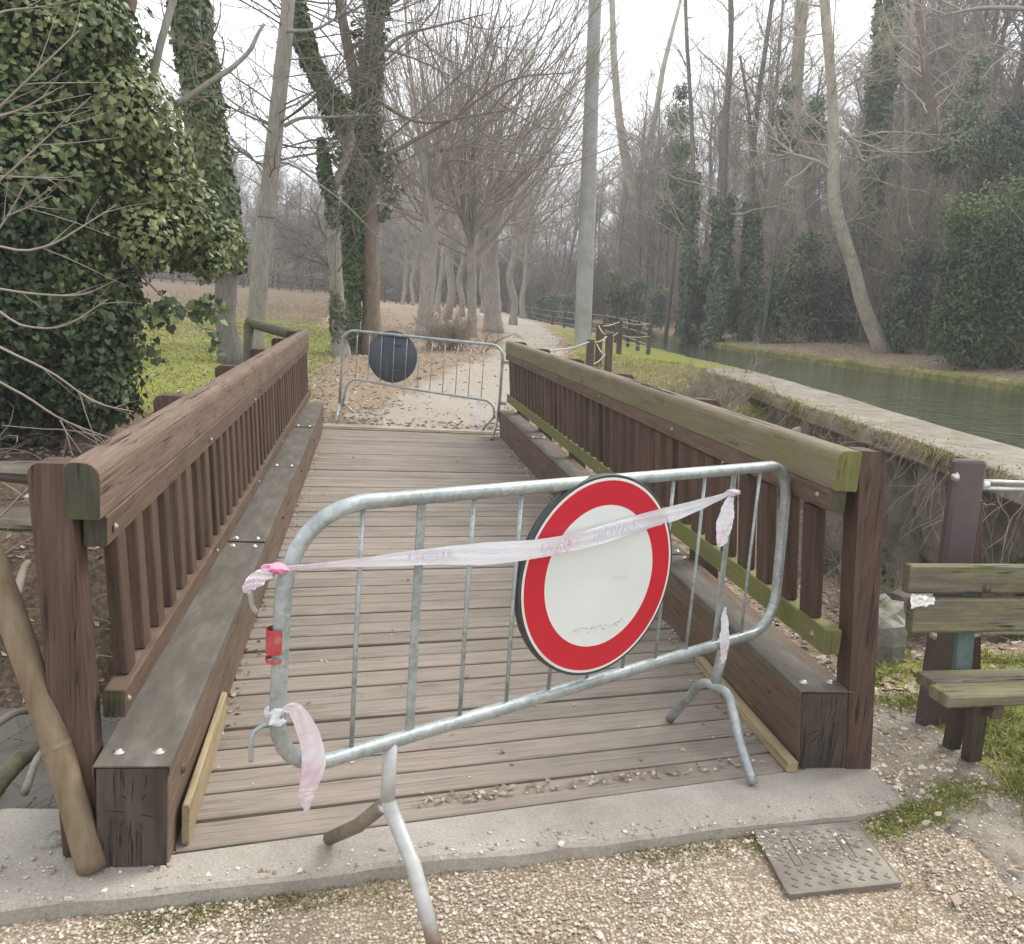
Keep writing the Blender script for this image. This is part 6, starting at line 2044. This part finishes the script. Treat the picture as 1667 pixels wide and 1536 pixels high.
# rough dry grass hanging over the far bank edge, moss on the wall edge
n = 9000; y = 12 + 42 * rr.rand(n) ** 1.2; x = fx(CR, y) + rr.uniform(.0, .5, n); kk = np.sin(y * 1.7) + np.sin(y * .63 + 2) > -.2
blades('bank_grass', np.column_stack([x, y, 0 * x + .66])[kk], .20, .012, 'drygrass', 1.2, .75, 8)
n = 3500; y = 4 + 14 * rr.rand(n); x = fx(WIN, y) + .02 + np.abs(rr.randn(n)) * .03; blades('wall_moss', np.column_stack([x - .03, y, 0 * x + .635]), .035, .010, 'moss', 1.6, .6, 9)
x = rr.uniform(-1.6, -.95, 1500); y = 2.72 + .1 * (x + 1) + rr.randn(1500) * .05; blades('bank_grass', gnd(x, y), .04, .005, 'drygrass', 1.2, .3, 10)

# debris, moss and ivy along the canal wall
n = 900; y = 4 + 14 * rr.rand(n); x = fx(WIN, y) + .03 + np.minimum(np.abs(rr.randn(n)) * .16, .6); scatter('leaf_crumbs', np.column_stack([x, y, 0 * x + .655]), 'litter', .022, tilt=.4, lift=.003)
n = 5200; y = 3.6 + 14.4 * rr.rand(n); kk = np.sin(y * 2.9) + .8 * np.sin(y * 6.7 + 1) > .1; x = fx(WIN, y) - .015 + .02 * rr.randn(n)
blades('wall_moss', np.column_stack([x, y, .50 + .15 * rr.rand(n)])[kk], .05, .012, 'moss', 1.8, 1.1, 11)
n = 1300; y = 5 + 12.5 * rr.rand(n); x = fx(WIN, y) - .01 + .02 * rr.randn(n)
blades('hanging_grass', np.column_stack([x, y, .56 + .08 * rr.rand(n)]), .15, .005, 'drygrass', 1.2, 1.5, 12)
WI = thing('wall_ivy', 'dark green ivy patch creeping up the canal wall behind the purple brown post', 'ivy', (fx(WIN, 4.9), 4.9, -.4))
n = 900; yv = np.clip(4.75 + .55 * rr.randn(n), 3.6, 6.2); zv = -.55 + .95 * rr.rand(n) * (1 - .3 * np.abs(yv - 4.75)); xv = fx(WIN, yv) + .05 - .10 * rr.rand(n)
V, Fs, rn = leaves(np.column_stack([xv, yv, zv]), np.tile([-1.0, -.2, .4], (n, 1)), .06, rr)
emit('foliage', MT['ivy'], WI, V, Fs, False, {'rnd': rn})
c_ = hit(1452, 965)
GI = thing('ground_ivy', 'small clump of green ivy low beside the right end post', 'ivy', c_)
n = 260; P_ = c_ + np.column_stack([.16 * rr.randn(n), .22 * rr.randn(n), .04 + .07 * rr.rand(n)])
V, Fs, rn = leaves(P_, np.tile([0, -.4, 1.0], (n, 1)), .05, rr)
emit('foliage', MT['ivy'], GI, V, Fs, False, {'rnd': np.clip(rn + .25, 0, 1)})

# ---- loose stones of the forecourt
ico_t = (1 + 5 ** .5) / 2
icv = nrm(np.array([(-1, ico_t, 0), (1, ico_t, 0), (-1, -ico_t, 0), (1, -ico_t, 0), (0, -1, ico_t), (0, 1, ico_t), (0, -1, -ico_t), (0, 1, -ico_t), (ico_t, 0, -1), (ico_t, 0, 1), (-ico_t, 0, -1), (-ico_t, 0, 1)]))
icf = np.array([(0, 11, 5), (0, 5, 1), (0, 1, 7), (0, 7, 10), (0, 10, 11), (1, 5, 9), (5, 11, 4), (11, 10, 2), (10, 7, 6), (7, 1, 8), (3, 9, 4), (3, 4, 2), (3, 2, 6), (3, 6, 8), (3, 8, 9), (4, 9, 5), (2, 4, 11), (6, 2, 10), (8, 6, 7), (9, 8, 1)])


def stones(name, P, size, spread=.5, seed=0):
    r3 = np.random.RandomState(seed); n = len(P)
    sz = size * np.exp(spread * r3.randn(n)); sz = np.clip(sz, size * .35, size * 3.2)
    sc = sz[:, None, None] * r3.uniform(.6, 1.3, (n, 1, 3)) * np.array([1, 1, .62])
    V = icv[None] * sc * (1 + .24 * r3.randn(n, 12, 1))
    a = r3.uniform(0, 2 * PI, n); ca, sa = np.cos(a)[:, None], np.sin(a)[:, None]
    X = V[..., 0] * ca - V[..., 1] * sa; Yv = V[..., 0] * sa + V[..., 1] * ca
    V = np.stack([X, Yv, V[..., 2]], -1) + P[:, None]
    Fq = (np.arange(n)[:, None, None] * 12 + icf[None]).reshape(-1, 3)
    emit(name, MT['pebble'], None, V.reshape(-1, 3), [Fq], False, {'rnd': np.repeat(r3.rand(n), 12)}, origin=(0, 0, 0), kind='stuff')


n = 36000; x = rr.uniform(-1.3, 2.5, n); y = rr.uniform(1.72, 2.8, n)
den = np.clip(.75 + .7 * np.sin(3.1 * x + 1) * np.sin(4.3 * y) + .4 * np.sin(9 * x + 2 * y), .12, 1)
inside = np.ones(n, bool)
eu = (np.column_stack([x, y]) - A2[:2]) @ e1[:2] / Lw; ev = (np.column_stack([x, y]) - A2[:2]) @ e2[:2] / Lh
cov = (eu > -.02) & (eu < 1.02) & (ev > -.02) & (ev < 1.02)
ok = (y < kout(x) - .005) & (rr.rand(n) < den) & ~(cov & (ev < .55)) & ~(cov & (rr.rand(n) < .72))
zz = np.interp(x, [-3, -1, 1.75, 1.97, 2.3, 2.55], [-.10, -.06, -.055, .002, .004, -.01]) + .008
zz = np.where(cov, -.027, zz)
stones('gravel_stones', np.column_stack([x, y, zz])[ok], .0040, .36, 1)
n = 420; x = rr.uniform(-1.2, 2.1, n); y = kout(x) + np.abs(rr.randn(n)) * .05; stones('gravel_stones', np.column_stack([x, np.minimum(y, 2.5 + .2 * x + .08), 0 * x + .002]), .0035, .5, 2)
x = rr.uniform(-1.0, -.5, 70); y = 2.50 + rr.randn(70) * .03; stones('gravel_stones', np.column_stack([x, y, 0 * x + .003]), .0045, .5, 3)
n = 1500; x = rr.uniform(1.95, 2.6, n); y = 2.75 + rr.rand(n) * 1.0; stones('gravel_stones', gnd(x, y) + [0, 0, .001], .0052, .55, 4)
n = 40; x = rr.uniform(-.4, 1.6, n); y = rr.uniform(2.7, 4.5, n); stones('gravel_stones', np.column_stack([x, y, 0 * x + .003]), .004, .4, 5)

# ------------------------------------------------------------------ damp winter air
hz = bpy.data.materials.new('haze'); hz.use_nodes = True
for n_ in list(hz.node_tree.nodes):
    if n_.type != 'OUTPUT_MATERIAL': hz.node_tree.nodes.remove(n_)
pv = hz.node_tree.nodes.new('ShaderNodeVolumePrincipled')
pv.inputs['Color'].default_value = (.91, .94, 1, 1)
pv.inputs['Density'].default_value = .0018
pv.inputs['Anisotropy'].default_value = .2
hz.node_tree.links.new(pv.outputs[0], [n_ for n_ in hz.node_tree.nodes if n_.type == 'OUTPUT_MATERIAL'][0].inputs['Volume'])
V, Fs = boxv((5, 84, 12), (240, 190, 32))
emit('haze', hz, None, V, Fs, kind='stuff')
